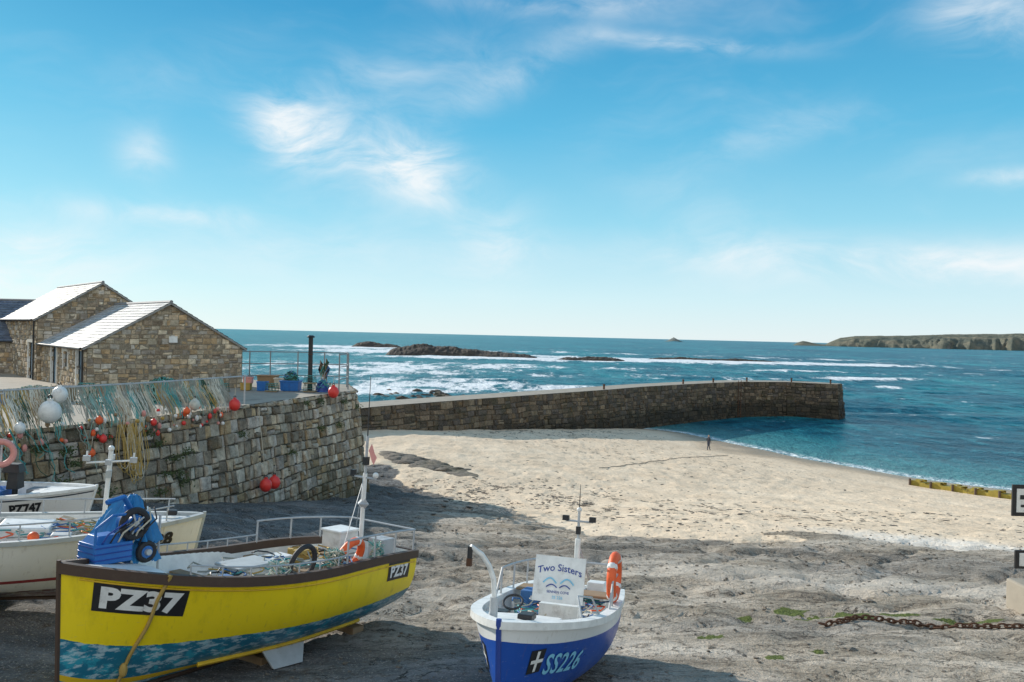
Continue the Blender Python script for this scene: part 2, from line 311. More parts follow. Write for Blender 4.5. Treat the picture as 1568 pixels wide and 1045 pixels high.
def stone_wall(name,path,zbot,ztop,mat,row=.42,wr=(.4,.9),batter=0,pal=None,parent=None,holes=(),gap=.03,depth=.07,seed=1,split=.0,mortar=(.09,.08,.065),wa=.12):
    R=random.Random(seed); f,cum=polyf(path); Ltot=cum[-1]
    zb=zbot if callable(zbot) else (lambda s:zbot); zt=ztop if callable(ztop) else (lambda s:ztop)
    ss=np.linspace(0,Ltot,60); zmin=min(zb(s) for s in ss); zmax=max(zt(s) for s in ss)
    V=[];F=[];C=[]
    def P(s,z,d): x,y=f(s,d+batter*(zmax-z)); return (x,y,z)
    z=zmin; rows=[z]
    while z<zmax-row*.4: z+=row*R.uniform(.75,1.25); rows.append(z)
    rows[-1]=zmax
    ph=R.uniform(0,9); wob=lambda s,z: 0 if z>=zmax-1e-4 or z<=zmin+1e-4 else row*wa*math.sin(s*.7+z*1.1+ph)
    def stone(a,e,z0,z1):
        cs=(a+e)/2
        if z1<zb(cs)-.1 or z0>zt(cs)-.05: return
        if any(h[0]<cs<h[1] and h[2]<(z0+z1)/2<h[3] for h in holes): return
        g=gap/2; j=lambda:R.uniform(-.5,.5)*gap*1.5
        dd=depth*R.uniform(.3,1.5); bev=min(.05,row*.12)
        o=len(V)
        q=[(a+g+j(),z0+g+j()+wob(a,z0)),(e-g+j(),z0+g+j()+wob(e,z0)),(e-g+j(),z1-g+j()+wob(e,z1)),(a+g+j(),z1-g+j()+wob(a,z1))]
        def cl(sx,zz): return min(zz,zt(min(max(sx,0),Ltot)))
        for sx,zz in q: V.append(P(sx,cl(sx,zz),-.05))
        for sx,zz in q: V.append(P(sx,cl(sx,zz),dd*.6))
        cz=(z0+z1)/2
        for sx,zz in q:
            sx2=sx+(bev if sx<cs else -bev)*R.uniform(.5,1.6); zz2=cl(sx,zz); zz2+=(bev if zz2<cz else -bev)*R.uniform(.5,1.6); V.append(P(sx2,zz2,dd+R.uniform(-.015,.015)))
        for k in range(4):
            k2=(k+1)%4; F.append((o+k,o+k2,o+4+k2,o+4+k)); F.append((o+4+k,o+4+k2,o+8+k2,o+8+k))
        F.append((o+8,o+9,o+10,o+11))
        c=R.choice(pal); k=R.uniform(.65,1.3); C.extend([(c[0]*k,c[1]*k,c[2]*k,1)]*12)
    for r in range(len(rows)-1):
        z0,z1=rows[r],rows[r+1]; s=-R.uniform(0,wr[0])
        while s<Ltot:
            w=R.uniform(*wr); a=max(s,0); e=min(s+w,Ltot)
            for cc in cum[1:-1]:
                if a<cc-.05 and e>cc+.05: e=cc
            s=e if e>a else s+w
            if e-a<.06: s=max(s,a+.06); continue
            if R.random()<split and z1-z0>row*.7:
                zm=z0+(z1-z0)*R.uniform(.35,.65); stone(a,e,z0,zm); stone(a,e,zm,z1)
            else: stone(a,e,z0,z1)
    ns=max(4,int(Ltot/.4)); sl=sorted(set(list(np.linspace(0,Ltot,ns))+list(cum)))
    cuts=sorted(set(sl+[h[0] for h in holes]+[h[1] for h in holes]))
    for i in range(len(cuts)-1):
        a,e=cuts[i],cuts[i+1]; cs=(a+e)/2
        hs=[h for h in holes if h[0]<cs<h[1]]
        spans=[(None,None)]
        lo=lambda s:min(zb(s),zt(s))-.3
        if hs: h=hs[0]; spans=[(None,h[2]),(h[3],None)]
        for u,v in spans:
            z0a=lo(a) if u is None else u; z0e=lo(e) if u is None else u
            z1a=zt(a)-.01 if v is None else v; z1e=zt(e)-.01 if v is None else v
            if z1a<z0a or z1e<z0e: continue
            o=len(V); V+= [P(a,z0a,.015),P(e,z0e,.015),P(e,z1e,.015),P(a,z1a,.015)]; F.append((o,o+1,o+2,o+3))
            C+=[(*mortar,1)]*4
    me=bpy.data.meshes.new(name); me.from_pydata(V,[],F); me.materials.append(mat)
    a=me.attributes.new('scol','FLOAT_COLOR','POINT'); a.data.foreach_set('color',np.array(C).ravel())
    ob=bpy.data.objects.new(name,me); COL.objects.link(ob)
    if parent: ob.parent=parent
    return ob
def sheet(name,pts,mat,parent=None):
    me=bpy.data.meshes.new(name); me.from_pydata(pts,[],[tuple(range(len(pts)))]); me.materials.append(mat)
    ob=bpy.data.objects.new(name,me); COL.objects.link(ob)
    if parent: ob.parent=parent
    return ob
granite=[(.36,.31,.24),(.44,.39,.31),(.3,.26,.2),(.5,.46,.38),(.4,.3,.18),(.42,.38,.33),(.22,.185,.14),(.46,.38,.27)]
QT=9.6
m_quay=stone_mat('mat_quay_stone',(.09,.075,.035),4.2,6.2,mossamt=.3)
m_conc=paint('mat_concrete',(.34,.3,.24),.9,.35,1.2,.5,9,dirtamt=.6)
qpath=[(-26,-4),(-20.5,6),(-17.6,14),(-14.6,22.8),(-12.6,27),(-11.3,31),(-9.7,37),(-8.3,42.5),(-9.6,47),(-15,48.4),(-20,53),(-36,70),(-60,82)]
quay=empty('harbour_quay')
fq,cq=polyf(qpath)
def qz(s): x,y=fq(s,.7); return min(H(x,y)-.5,QT-1)
qz_s=np.linspace(0,cq[-1],80); qz_v=[qz(s) for s in qz_s]
stone_wall('quay_face',qpath,lambda s:float(np.interp(s,qz_s,qz_v)),QT,m_quay,row=.44,wr=(.22,.62),batter=.14,pal=granite,parent=quay,gap=.05,depth=.1,seed=3,split=.15)
sheet('quay_surface',[(x,y,QT-.02) for x,y in qpath]+[(-120,82,QT-.02),(-120,-4,QT-.02)],m_conc,quay)
# breakwater
m_bw=stone_mat('mat_breakwater_stone',(.02,.022,.018),1.5,3.5,mossamt=.3)
front=[(-14.5,50),(-16.5,62),(-13.7,71.7),(-9,78),(-3.6,85),(3.7,94),(12.7,105),(18.9,113.5),(26.8,122),(33,128.3),(39,133.5),(47,136),(54.2,132.5),(56,135),(50,141.5)]
bpal=[(.13,.095,.065),(.17,.125,.085),(.09,.07,.05),(.2,.155,.105),(.11,.09,.075)]
bw=empty('breakwater_wall'); BT=5.85
fb,cb=polyf(front); bs=np.linspace(0,cb[-1],60); bv=[max(-2.5,min(H(*fb(s,.5))-.6,4.5)) for s in bs]
stone_wall('harbour_face',front,lambda s:float(np.interp(s,bs,bv)),BT,m_bw,row=.6,wr=(.5,1.5),batter=.1,pal=bpal,parent=bw,gap=.07,depth=.14,seed=8,split=.2)
back=[]
for s in np.linspace(0,cb[-3],30): x,y=fb(s,-4.2); back.append((x,y))
MBt=MB(); fr=[fb(s,0.05) for s in np.linspace(0,cb[-3],30)]
for i in range(29):
    MBt.add([(*fr[i],BT+.004),(*fr[i+1],BT+.004),(*back[i+1],BT+.004),(*back[i],BT+.004)],[(0,1,2,3)],m_conc)
    MBt.add([(*back[i],BT+.004),(*back[i+1],BT+.004),(*back[i+1],-4),(*back[i],-4)],[(0,3,2,1)],m_bw)
MBt.add([(*fr[-1],BT+.004),(56,135,BT+.004),(50,141.5,BT+.004),(*back[-1],BT+.004)],[(0,1,2,3)],m_conc)
MBt.obj('walkway',bw,smooth=False)
for (s) in [cb[8],cb[10]+1,cb[11]+1,cb[12]-.6,cb[6],cb[9]]:
    q=MB(); x,y=fb(s,-.5); q.tube([(x,y,BT),(x,y,BT+.55)],.13,'rust',8); q.sphere((x,y,BT+.6),.19,'rust',(1,1,.6)); q.obj('bollard',bw)
q=MB(); x,y=fb(cb[10]-2,.6)
for k in(-.22,.22): q.tube([(x+k,y-.25,0),(x+k,y-.05,BT+.3)],.05,'rust')
for i in range(14): q.tube([(x-.22,y-.22,.3+i*.4),(x+.22,y-.22,.3+i*.4)],.03,'rust')
q.obj('ladder',bw)
# ------------------------------------------------------------ buildings
m_house=stone_mat('mat_house_stone',mossamt=.1,con=.65); hpal=[(.5,.38,.25),(.42,.33,.23),(.56,.46,.33),(.36,.28,.2),(.6,.51,.38),(.47,.33,.19),(.32,.275,.23),(.52,.47,.4)]
def slate_mat(name):
    m,t,b=newmat(name); pos=t.new('ShaderNodeNewGeometry').outputs['Position']; a=t.new('ShaderNodeAttribute',attribute_name='scol').outputs['Color']
    n=t.noise(pos,4,5,.7); cc=t.mix(1,a,t.ramp(n,[(.3,.65),(.7,1.3)]),'MULTIPLY'); cc=t.mix(t.math('MULTIPLY',t.sstep(t.noise(pos,9,4,.7),.56,.68),.5),cc,(.42,.4,.3))
    t.put(b.inputs['Base Color'],cc); b.inputs['Roughness'].default_value=.65; return m
m_sl=slate_mat('mat_slate')
def slates(name,o,u,v,nu,nv,parent,col,seed=1):
    R=random.Random(seed); o=Vector(o);u=Vector(u);v=Vector(v);n=u.cross(v).normalized(); n=n if n.z>0 else -n
    V=[];F=[];C=[]; du=u/nu; dv=v/nv
    for j in range(nv):
        for i in range(nu+(j%2)):
            a=du*.97; st=i-(.5 if j%2 else 0)
            if st<0: p=o+dv*j; a=du*.47
            elif st+1>nu: p=o+du*st+dv*j; a=du*.48
            else: p=o+du*st+dv*j
            g=R.uniform(.75,1.2); b_=dv*1.15; t0=.035+R.uniform(0,.014); t1=.012; k=len(V)
            V.extend([tuple(p+n*t0),tuple(p+a+n*t0),tuple(p+a+b_+n*t1),tuple(p+b_+n*t1),tuple(p),tuple(p+a)])
            F.append((k,k+1,k+2,k+3)); F.append((k+4,k+5,k+1,k)); C.extend([(col[0]*g,col[1]*g,col[2]*g*R.uniform(.95,1.08),1)]*6)
    k=len(V); V.extend([tuple(o),tuple(o+u),tuple(o+u+v),tuple(o+v),tuple(o-n*.08),tuple(o+u-n*.08),tuple(o+u+v-n*.08),tuple(o+v-n*.08)])
    F.extend([(k,k+1,k+2,k+3),(k+4,k+7,k+6,k+5),(k,k+4,k+5,k+1),(k+1,k+5,k+6,k+2),(k+2,k+6,k+7,k+3),(k+3,k+7,k+4,k)]); C.extend([(.3,.3,.29,1)]*8)
    me=bpy.data.meshes.new(name); me.from_pydata(V,[],F); me.materials.append(m_sl); a=me.attributes.new('scol','FLOAT_COLOR','POINT'); a.data.foreach_set('color',np.array(C).ravel())
    ob=bpy.data.objects.new(name,me); COL.objects.link(ob); ob.parent=parent
def house(name,L,g,W,D,zb,ze,za,seed,col,doors=()):
    g=Vector((g[0],g[1],0)).normalized(); d=Vector((-g.y,g.x,0)); L=Vector((L[0],L[1],0)); e=empty(name); mo=(.27,.23,.17)
    Rr=L+g*W; Lb=L+d*D; Rb=Rr+d*D; zr=lambda s:ze+(za-ze)*(1-abs(s-W/2)/(W/2))
    xy=lambda p:(p.x,p.y)
    stone_wall('gable_wall',[xy(L),xy(Rr)],zb,lambda s:zr(s)-.03,m_house,.25,(.14,.5),0,hpal,e,gap=.035,depth=.04,seed=seed,split=.3,mortar=mo)
    stone_wall('side_wall',[xy(Lb),xy(L)],zb,ze,m_house,.25,(.14,.5),0,hpal,e,holes=doors,gap=.035,depth=.04,seed=seed+1,split=.3,mortar=mo)
    stone_wall('sea_wall',[xy(Rr),xy(Rb)],zb,ze,m_house,.28,(.2,.6),0,hpal,e,gap=.03,depth=.035,seed=seed+2,mortar=mo)
    stone_wall('rear_gable',[xy(Rb),xy(Lb)],zb,lambda s:zr(s)-.03,m_house,.28,(.2,.6),0,hpal,e,gap=.03,depth=.035,seed=seed+3,mortar=mo)
    up=Vector((0,0,1)); ov=.22; sl=(za-ze)/(W/2)
    for sgn,base,nm in((1,L,'roof_slope'),(-1,Rr,'roof_slope_seaward')):
        gg=g*sgn; o=base-gg*ov-d*.15+up*(ze-sl*ov+.03); v=(gg*(W/2+ov)+up*(sl*(W/2+ov))); u=d*(D+.3)
        slates(nm,o,u,v,int(D/.38),max(6,int(v.length/.3)),e,col,seed)
    q=MB(); a=L+g*W/2-d*.17+up*(za+.06); q.tube([a+d*(D+.34)*i/12 for i in range(13)],.09,'grey',8)
    q.obj('ridge_tiles',e)
    q=MB(); q.tube([L-g*.3+up*(ze-.12),Lb-g*.3+up*(ze-.12)],.06,'black',8); q.tube([L-g*.12+d*.3+up*(ze-.12),L-g*.12+d*.3+up*zb],.045,'black',8); q.obj('gutter',e)
    q=MB()
    for h in doors:
        c=Lb+(-d)*((h[0]+h[1])/2)+g*.12; Rm=Matrix((d,g,up)).transposed()
        q.box(c+up*((h[2]+h[3])/2),(h[1]-h[0]+.04,.06,h[3]-h[2]+.04),'door' if h[2]<zb+.5 else 'white',R=Rm)
        if h[2]>zb+.5: q.box(c-g*.04+up*((h[2]+h[3])/2),(h[1]-h[0]-.12,.05,h[3]-h[2]-.12),'glass',R=Rm)
        q.box(c-g*.16+up*(h[3]+.08),(h[1]-h[0]+.3,.14,.16),'slip',R=Rm)
        q.box(c-g*.14+d*((h[1]-h[0])/2+.05)+up*((h[2]+h[3])/2),(.1,.12,h[3]-h[2]),'white',R=Rm); q.box(c-g*.14-d*((h[1]-h[0])/2+.05)+up*((h[2]+h[3])/2),(.1,.12,h[3]-h[2]),'white',R=Rm)
    if doors: q.obj('doors_and_windows',e,smooth=False)
    return e,L,g,d
z0=QT-.03
e,L,g,d=house('stone_cottage',(-20,37.5),(.75,.66),7.5,9.6,z0,11.72,13.92,11,(.42,.43,.42),doors=((7.9,9.0,z0,z0+2.0),(5.2,6.1,z0+.9,z0+1.8),(2.5,3.7,z0,z0+1.95)))
q=MB(); c=L+g*3.9-d*.07; Rm=Matrix((g,d,Vector((0,0,1)))).transposed()
q.box(c+Vector((0,0,12.1)),(.4,.08,.32),'white',R=Rm); q.obj('gable_vent',e,smooth=False)
house('stone_cottage',(-26.6,44.6),(.75,.66),6.6,11,z0,13.07,15.2,31,(.4,.41,.38),doors=((9.0,10.2,z0,z0+2.1),))
house('slate_roofed_shed',(-30,50),(.02,1),8,16,z0,11.7,14.25,51,(.13,.15,.19),doors=((3,6,z0,z0+2),(9,12,z0,z0+2)))
# ------------------------------------------------------------ quay clutter
def buoy(name,c,r,mat,parent=None):
    q=MB(); q.sphere(c,r,mat,(1,1,1.12),14,10); c=Vector(c); q.tube([c+Vector((0,0,r*1.02)),c+Vector((0,0,r*1.3))],r*.28,mat,8); q.torus(c+Vector((0,0,r*1.42)),r*.18,r*.07,'black',(math.pi/2,0,0))
    q.tube([c+Vector((0,0,r*1.55)),c+Vector((.03,0,r*1.55+.35))],.012,'cream',5)
    return q.obj(name,parent)
def qp(s,off,z): x,y=fq(s,off); return Vector((x,y,z))
s23=cq[3]; s27=cq[4]; s31=cq[5]; s42=cq[7]
rail=empty('net_drying_rail'); q=MB(); s_=s23-5
while s_<s27+6.5:
    q.tube([qp(s_,-.35,QT-.05),qp(s_,-.35,QT+1.2)],.035,'galv'); s_+=1.6
q.tube([qp(s,-.35,QT+1.15) for s in np.linspace(s23-5,s27+6.5,30)],.03,'galv'); q.obj('rail_frame',rail)
q=MB(); R=random.Random(4)
bund=[(R.uniform(s23-4.5,s27+4.6),R.choice(['netpale','netgrey','netgrey','seagreen','cream','netpale','ochre','netgrey','seagreen','greendk','teal','netgrey','netpale','wood']),R.uniform(.7,1.55)) for _ in range(150)]
for (s0,mt,h0) in bund:
    for i in range(R.randint(7,13)):
        s=s0+R.gauss(0,.12); h=h0*R.uniform(.65,1.1); pts=[]; dx=R.uniform(-.14,.14); ph=R.uniform(0,6)
        for k in range(7):
            u=k/6; zz_=QT+1.19-h*u; pts.append(qp(s+dx*u+.03*math.sin(u*7+ph),-.37+.10*math.sin(math.pi*min(1,u*1.2))+.62*min(1,max(0,(QT+.85-zz_)/.75)),zz_))
        q.tube(pts,R.uniform(.007,.014),mt,4)
q.obj('hanging_ropes',rail)
q=MB()
for i in range(120):
    s=R.uniform(s23-4.5,s27+4.0); mt=R.choice(['orange','white','red','cream','pink','netgrey','white','wood','ochre','red']); r=R.uniform(.035,.085)
    q.sphere(qp(s,.2+R.uniform(0,.12),QT+R.uniform(-.55,.25)),r,mt,(1,1,R.choice([1,1.5])),8,6)
q.obj('net_floats',rail)
for i,(s,dz,r,mt) in enumerate([(s23+1.2,.5,.31,'white'),(s23+1.5,1.0,.22,'white'),(s27-1.8,.1,.12,'orange'),(s27+.3,-.15,.11,'red'),(s27+1.9,.1,.12,'orange'),(s27+4.6,.12,.22,'red'),(s23+3,-.5,.12,'red'),(s23+2.6,-.9,.12,'orange'),(s27+2.3,.3,.19,'netpale'),(s23+.3,.1,.15,'white')]):
    buoy('mooring_buoy',qp(s,.38,QT+dz),r,mt)
buoy('mooring_buoy',qp(cq[6]+2.4,.36,QT+.1),.27,'red')
bb=cq[5]+2.1
for k in(-.28,.35): buoy('mooring_buoy',qp(bb+k,.95,6.35),.25,'red')
q=MB(); q.tube([qp(bb,.35+.14*(9.5-z),z) for z in np.linspace(9.5,6.7,8)],.015,'cream',4); q.obj('mooring_line')
q=MB()
for i in range(26):
    s=s23+4.0+R.uniform(-.5,.5); l=R.uniform(1.2,2.0); w=R.uniform(.05,.2)
    q.tube([qp(s+w*math.sin(k*.52),.35+.14*l*math.sin(k/12*math.pi),QT-.1-l*math.sin(k/12*math.pi)) for k in range(13)],.012,R.choice(['ochre','ochre','cream']),4)
q.obj('rope_hank')
q=MB()
for i in range(34):
    s=s23+R.uniform(-3,2.5); l=R.uniform(.8,2.0)
    q.tube([qp(s+k*.05*R.uniform(.6,1.4),.3+.14*l*k/9,QT+.1-l*k/9) for k in range(10)],.014,R.choice(['teal','seagreen','netgrey','greendk']),4)
q.obj('trailing_net')
def heap(name,c,sx,sy,sz,mats,n=220,seed=1,r=.02):
    R=random.Random(seed); q=MB(); c=Vector(c)
    q.sphere(c,1,mats[0],(sx*.8,sy*.8,sz*.85),14,8)
    for i in range(n):
        a=R.uniform(0,6.28); ph=R.uniform(0,1.4); pts=[]
        for k in range(6):
            a+=R.uniform(.1,.4); ph=min(1.5,max(0,ph+R.uniform(-.25,.25))); rr=R.uniform(.86,1.06)
            pts.append(c+Vector((sx*rr*math.cos(a)*math.cos(ph*.95),sy*rr*math.sin(a)*math.cos(ph*.95),sz*rr*math.sin(ph))))
        q.tube(pts,r,R.choice(mats),4)
    return q.obj(name)
heap('fishing_net_heap',(-13.0,33.6,QT),1.1,.7,.85,['greendk','teal','greendk','seagreen'],180,2)
heap('fishing_net_heap',(-14.4,33.0,QT),.9,.6,1.0,['greendk','teal'],130,5)
heap('fishing_net_heap',(-17.6,29.5,QT),1.0,.7,.8,['netgrey','cream','seagreen'],130,8)
def bin_(name,c,w,h,mat):
    q=MB(); c=Vector(c); q.box(c+Vector((0,0,h/2)),(w*.92,w*.7,h),mat,taper=1.08); q.box(c+Vector((0,0,h)),(w*1.06,w*.84,.06),mat)
    for k in(-.3,0,.3): q.box(c+Vector((k*w,-w*.375,h*.5)),(.04,.03,h*.8),mat)
    q.box(c+Vector((0,0,h+.035)),(w*.85,w*.62,.01),'black'); return q.obj(name,smooth=False,bevel=.015)
bin_('fish_bin',(-12.6,40.4,QT),.5,.45,'blue'); bin_('fish_bin',(-11.3,40.9,QT),.95,.5,'blue'); bin_('fish_crate',(-13.5,40.6,QT),.5,.35,'ochre'); bin_('fish_crate',(-13.4,40.6,QT+.36),.45,.3,'pink')
bin_('fish_crate',(-12.2,42.8,QT),.9,.5,'cream'); bin_('fish_crate',(-13.3,43.6,QT),1.0,.6,'wood')
bin_('fish_crate',(-19.0,30.5,QT),.8,.5,'bluerope'); bin_('fish_crate',(-18.2,32.5,QT),.7,.6,'wood')
heap('rope_pile',(-11.3,40.9,QT+.5),.4,.3,.5,['greendk','teal','greendk','bluerope'],60,7); heap('rope_pile',(-9.6,40.6,QT),.35,.3,.6,['navy','bluerope','teal'],60,9)
def pot(c):
    q=MB(); c=Vector(c)
    for x in(-.25,-.08,.08,.25): q.tube([c+Vector((x,.22*math.cos(a),.05+.36*math.sin(a))) for a in np.linspace(0,math.pi,9)],.014,'greendk',5)
    for a in np.linspace(0,math.pi,9): q.tube([c+Vector((-.3,.22*math.cos(a),.05+.36*math.sin(a))),c+Vector((.3,.22*math.cos(a),.05+.36*math.sin(a)))],.008,'teal',4)
    q.box(c+Vector((0,0,.03)),(.62,.46,.04),'wood'); q.obj('lobster_pot')
for x,y,z in[(-10.2,40.4,0),(-9.7,41.6,0),(-10.2,40.4,.42),(-12.0,40.0,0),(-14.2,39.2,0),(-16.8,31.5,0),(-16.2,32.0,0),(-16.8,31.5,.42)]: pot((x,y,QT+z))
q=MB(); fpts=[(-15.2,42.9),(-14.2,43.2),(-13.2,43.6),(-11.8,44),(-10.4,44.3),(-9.2,44.6),(-8.8,43),(-8.9,41.2)]
for i,(x,y) in enumerate(fpts): q.tube([(x,y,QT-.03),(x,y,QT+1.95)],.035,'grey')
for zz in(.6,1.25,1.9): q.tube([(x,y,QT+zz) for x,y in fpts],.026,'grey')
q.obj('quay_railing')
q=MB(); P0=(-10.25,40.6); q.tube([(*P0,QT),(*P0,QT+2.75)],.115,'black',12); q.tube([(*P0,QT+2.75),(*P0,QT+2.8),(*P0,QT+2.87)],[.19,.2,.12],'black',12)
q.torus((*P0,QT+1.9),.12,.02,'rust'); q.obj('iron_post')
q=MB()
for i,(a,l) in enumerate([(.15,1.5),(-.1,1.6),(.2,1.4),(.08,1.7),(-.2,1.4),(.0,1.3)]):
    x=-9.75+i*.06; q.tube([(x,40.8,QT),(x+a,40.8,QT+l)],.018,'wood')
    vs=[];fs=[]
    for j in range(6):
        for k in range(6): vs.append((x+a+.03*j*(1-.1*k)-.02*k,40.8+.04*math.sin(j*1.6+k),QT+l-.1*k-.04*j))
    for j in range(5):
        for k in range(5): a_=j*6+k; fs.append((a_,a_+6,a_+7,a_+1))
    q.add(vs,fs,['greendk','black','bluerope','greendk','teal','black'][i])
q.obj('furled_dan_flags')
mleaf=paint('mat_leaf',(.06,.085,.025),.7,.5,3,.0)
def clump(name,centers,r,n,seed=1,mat=mleaf,flat=.5):
    R=random.Random(seed); V=[];F=[]
    for c in centers:
        for i in range(n):
            p=Vector(c)+Vector((R.gauss(0,r),R.gauss(0,r),R.gauss(0,r*flat))); s=R.uniform(.02,.06)
            a=Vector((R.uniform(-1,1),R.uniform(-1,1),R.uniform(-1,1))).normalized()*s; bb_=a.orthogonal().normalized()*s*.6
            k=len(V); V+= [tuple(p-a),tuple(p+bb_),tuple(p+a),tuple(p-bb_)]; F.append((k,k+1,k+2,k+3))
    me=bpy.data.meshes.new(name); me.from_pydata(V,[],F); me.materials.append(mat); ob=bpy.data.objects.new(name,me); COL.objects.link(ob)
cs=[]
for i in range(16):
    s=R.uniform(s23-1,s27+2); z=R.uniform(7.2,9.2); cs.append(tuple(qp(s,.1+.14*(QT-z),z)))
for i in range(10):
    s=R.uniform(s27,s42); z=R.uniform(7,9.5); cs.append(tuple(qp(s,.08+.14*(QT-z),z)))
clump('wall_ivy',cs,.15,150,3)
# ------------------------------------------------------------ hull machinery
class Hull:
    def __init__(s,L,B,sb,sm,ss,tw=.7,rake=.15,k0=.12,fore=.3,full=2.8,bowp=2.3): s.__dict__.update({k:v for k,v in locals().items() if k!='s'})
    def zs(s,t): return s.sm+(s.sb-s.sm)*max(0,(t-.35)/.65)**2+(s.ss-s.sm)*max(0,(.35-t)/.35)**2
    def zk(s,t): return s.k0+s.fore*max(0,(t-.78)/.22)**2.5+.12*max(0,(.25-t)/.25)**2
    def hb(s,t):
        if t<.42: u=t/.42; return s.B/2*(s.tw+(1-s.tw)*math.sin(u*math.pi/2))
        u=(t-.42)/.58; return s.B/2*max(0,1-u**s.bowp)**.85
    def pt(s,t,v,side,off=0):
        u=min(1,max(0,(t-.35)/.65)); u=u*u*(3-2*u); f1=(1-(1-v)**s.full)**.62; f2=v**.8; f=f1*(1-u)+f2*u
        z=s.zk(t)+(s.zs(t)-s.zk(t))*v; y=(s.hb(t)*f+.025+off)*side
        return Vector((t*s.L+s.rake*v*t**6,y,z))
    def ptz(s,t,z,side,off=0):
        v=max(.03,min(1,(z-s.zk(t))/(s.zs(t)-s.zk(t)))); return s.pt(t,v,side,off)
    def at(s,x,z,side,off=0):
        t=min(1,max(0,x/s.L)); t=min(1,max(0,(x-s.rake*t**6*.9)/s.L)); return s.ptz(t,z,side,off)
    def build(s,parent,mhull,mrail,minner,mdeck,deckdrop=.5,railw=.11,railh=.09,foredeck=.78,mkeel='brown',mstem=None):
        nt,nv=48,18; V=[];F=[];UV=[]
        for side in(1,-1):
            o=len(V)
            for i in range(nt+1):
                for j in range(nv+1):
                    t=i/nt; v=(j/nv)**1.5; V.append(tuple(s.pt(t,v,side))); UV.append((t,v))
            for i in range(nt):
                for j in range(nv):
                    a=o+i*(nv+1)+j; q=(a,a+nv+1,a+nv+2,a+1); F.append(q if side<0 else q[::-1])
        o2=(nt+1)*(nv+1)
        for j in range(nv): F.append((j,j+1,o2+j+1,o2+j)); F.append((nt*(nv+1)+j,o2+nt*(nv+1)+j,o2+nt*(nv+1)+j+1,nt*(nv+1)+j+1))
        for i in range(nt): F.append((i*(nv+1),(i+1)*(nv+1),o2+(i+1)*(nv+1),o2+i*(nv+1)))
        me=bpy.data.meshes.new('hull'); me.from_pydata(V,[],F); me.materials.append(mhull); ul=me.uv_layers.new(name='UVMap')
        for lp in me.loops: ul.data[lp.index].uv=UV[lp.vertex_index]
        me.shade_smooth(); me.set_sharp_from_angle(angle=math.radians(40))
        ob=bpy.data.objects.new('hull',me); COL.objects.link(ob); ob.parent=parent
        q=MB(); T=[i/nt*.985 for i in range(nt+1)]
        for side in(1,-1):
            vs=[];fs=[]
            for i,t in enumerate(T):
                for j in range(5):
                    z=s.zs(t)-deckdrop*j/4; p=s.ptz(t,z,1,-.07); p.y=max(p.y,.0)*side; p.x=p.x+(.06 if i==0 else 0); vs.append(p)
            for i in range(nt):
                for j in range(4): a=i*5+j; fs.append((a,a+5,a+6,a+1))
            q.add(vs,fs,minner)
        vs=[];fs=[]
        for i,t in enumerate(T):
            z=s.zs(t)-deckdrop; z=z*.4+(s.sm-deckdrop)*.6; p=s.ptz(t,z,1,-.06); y=max(0,p.y); vs+= [Vector((p.x,y,z)),Vector((p.x,-y,z))]
        for i in range(nt): fs.append((2*i,2*i+1,2*i+3,2*i+2))
        q.add(vs,fs,mdeck)
        vs=[];fs=[]
        for i in range(nt+1):
            t=foredeck+(.985-foredeck)*i/nt; p=s.pt(t,1,1,-.05); y=max(.0,p.y); z=s.zs(t)-.05; vs+=[Vector((p.x,y,z)),Vector((p.x,0,z+.05*min(1,y/.4))),Vector((p.x,-y,z))]
        for i in range(nt): a=3*i; fs+= [(a,a+1,a+4,a+3),(a+1,a+2,a+5,a+4)]
        q.add(vs,fs,minner)
        t=foredeck; p=s.ptz(t,s.zs(t)-.05,1,-.07); p2=s.ptz(t,s.zs(t)-.65,1,-.1); q.add([(t*s.L,p.y,p.z),(t*s.L,-p.y,p.z),(t*s.L,-max(.1,p2.y),p2.z),(t*s.L,max(.1,p2.y),p2.z)],[(0,1,2,3)],minner)
        p=s.pt(0,1,1,-.05); q.add([(p.x+.06,p.y,p.z),(p.x+.06,-p.y,p.z),(p.x+.06,-p.y*.95,p.z-deckdrop),(p.x+.06,p.y*.95,p.z-deckdrop)],[(0,1,2,3)],minner)
        q.obj('deck',parent)
        q=MB(); loop=[s.pt(i/nt,1,1,.0) for i in range(nt+1)]+[s.pt(1-i/nt,1,-1,.0) for i in range(nt+1)]
        n=len(loop); vs=[];fs=[]
        for i,p in enumerate(loop):
            if i in(0,n-1): out=Vector((-.7,math.copysign(.7,p.y),0))
            elif abs(p.x-loop[nt].x)<1e-3: out=Vector((1,0,0))
            else:
                tg=loop[min(n-1,i+1)]-loop[max(0,i-1)]; out=Vector((-tg.y,tg.x,0)); out.normalize()
                if out.y*p.y<0: out=-out
            for a,bz in((.035,-railh),(.035,.02),(-railw+.035,.02),(-railw+.035,-railh)): vs.append(p+out*a+Vector((0,0,bz)))
        for i in range(n):
            j=(i+1)%n
            for k in range(4): fs.append((i*4+k,j*4+k,j*4+(k+1)%4,i*4+(k+1)%4))
        q.add(vs,fs,mrail)
        st=[s.pt(1,v,1,-.025)+Vector((.02,0,0)) for v in np.linspace(0,1,10)]
        for p in st: p.y=0
        kp=[Vector((t*s.L,0,s.zk(t)-.04)) for t in np.linspace(0.02,.99,20)]
        q.tube(kp,.055,mkeel,4); q.tube(st+[st[-1]+Vector((0,0,.05))],.035,mstem or mrail,6)
        q.obj('gunwale',parent)
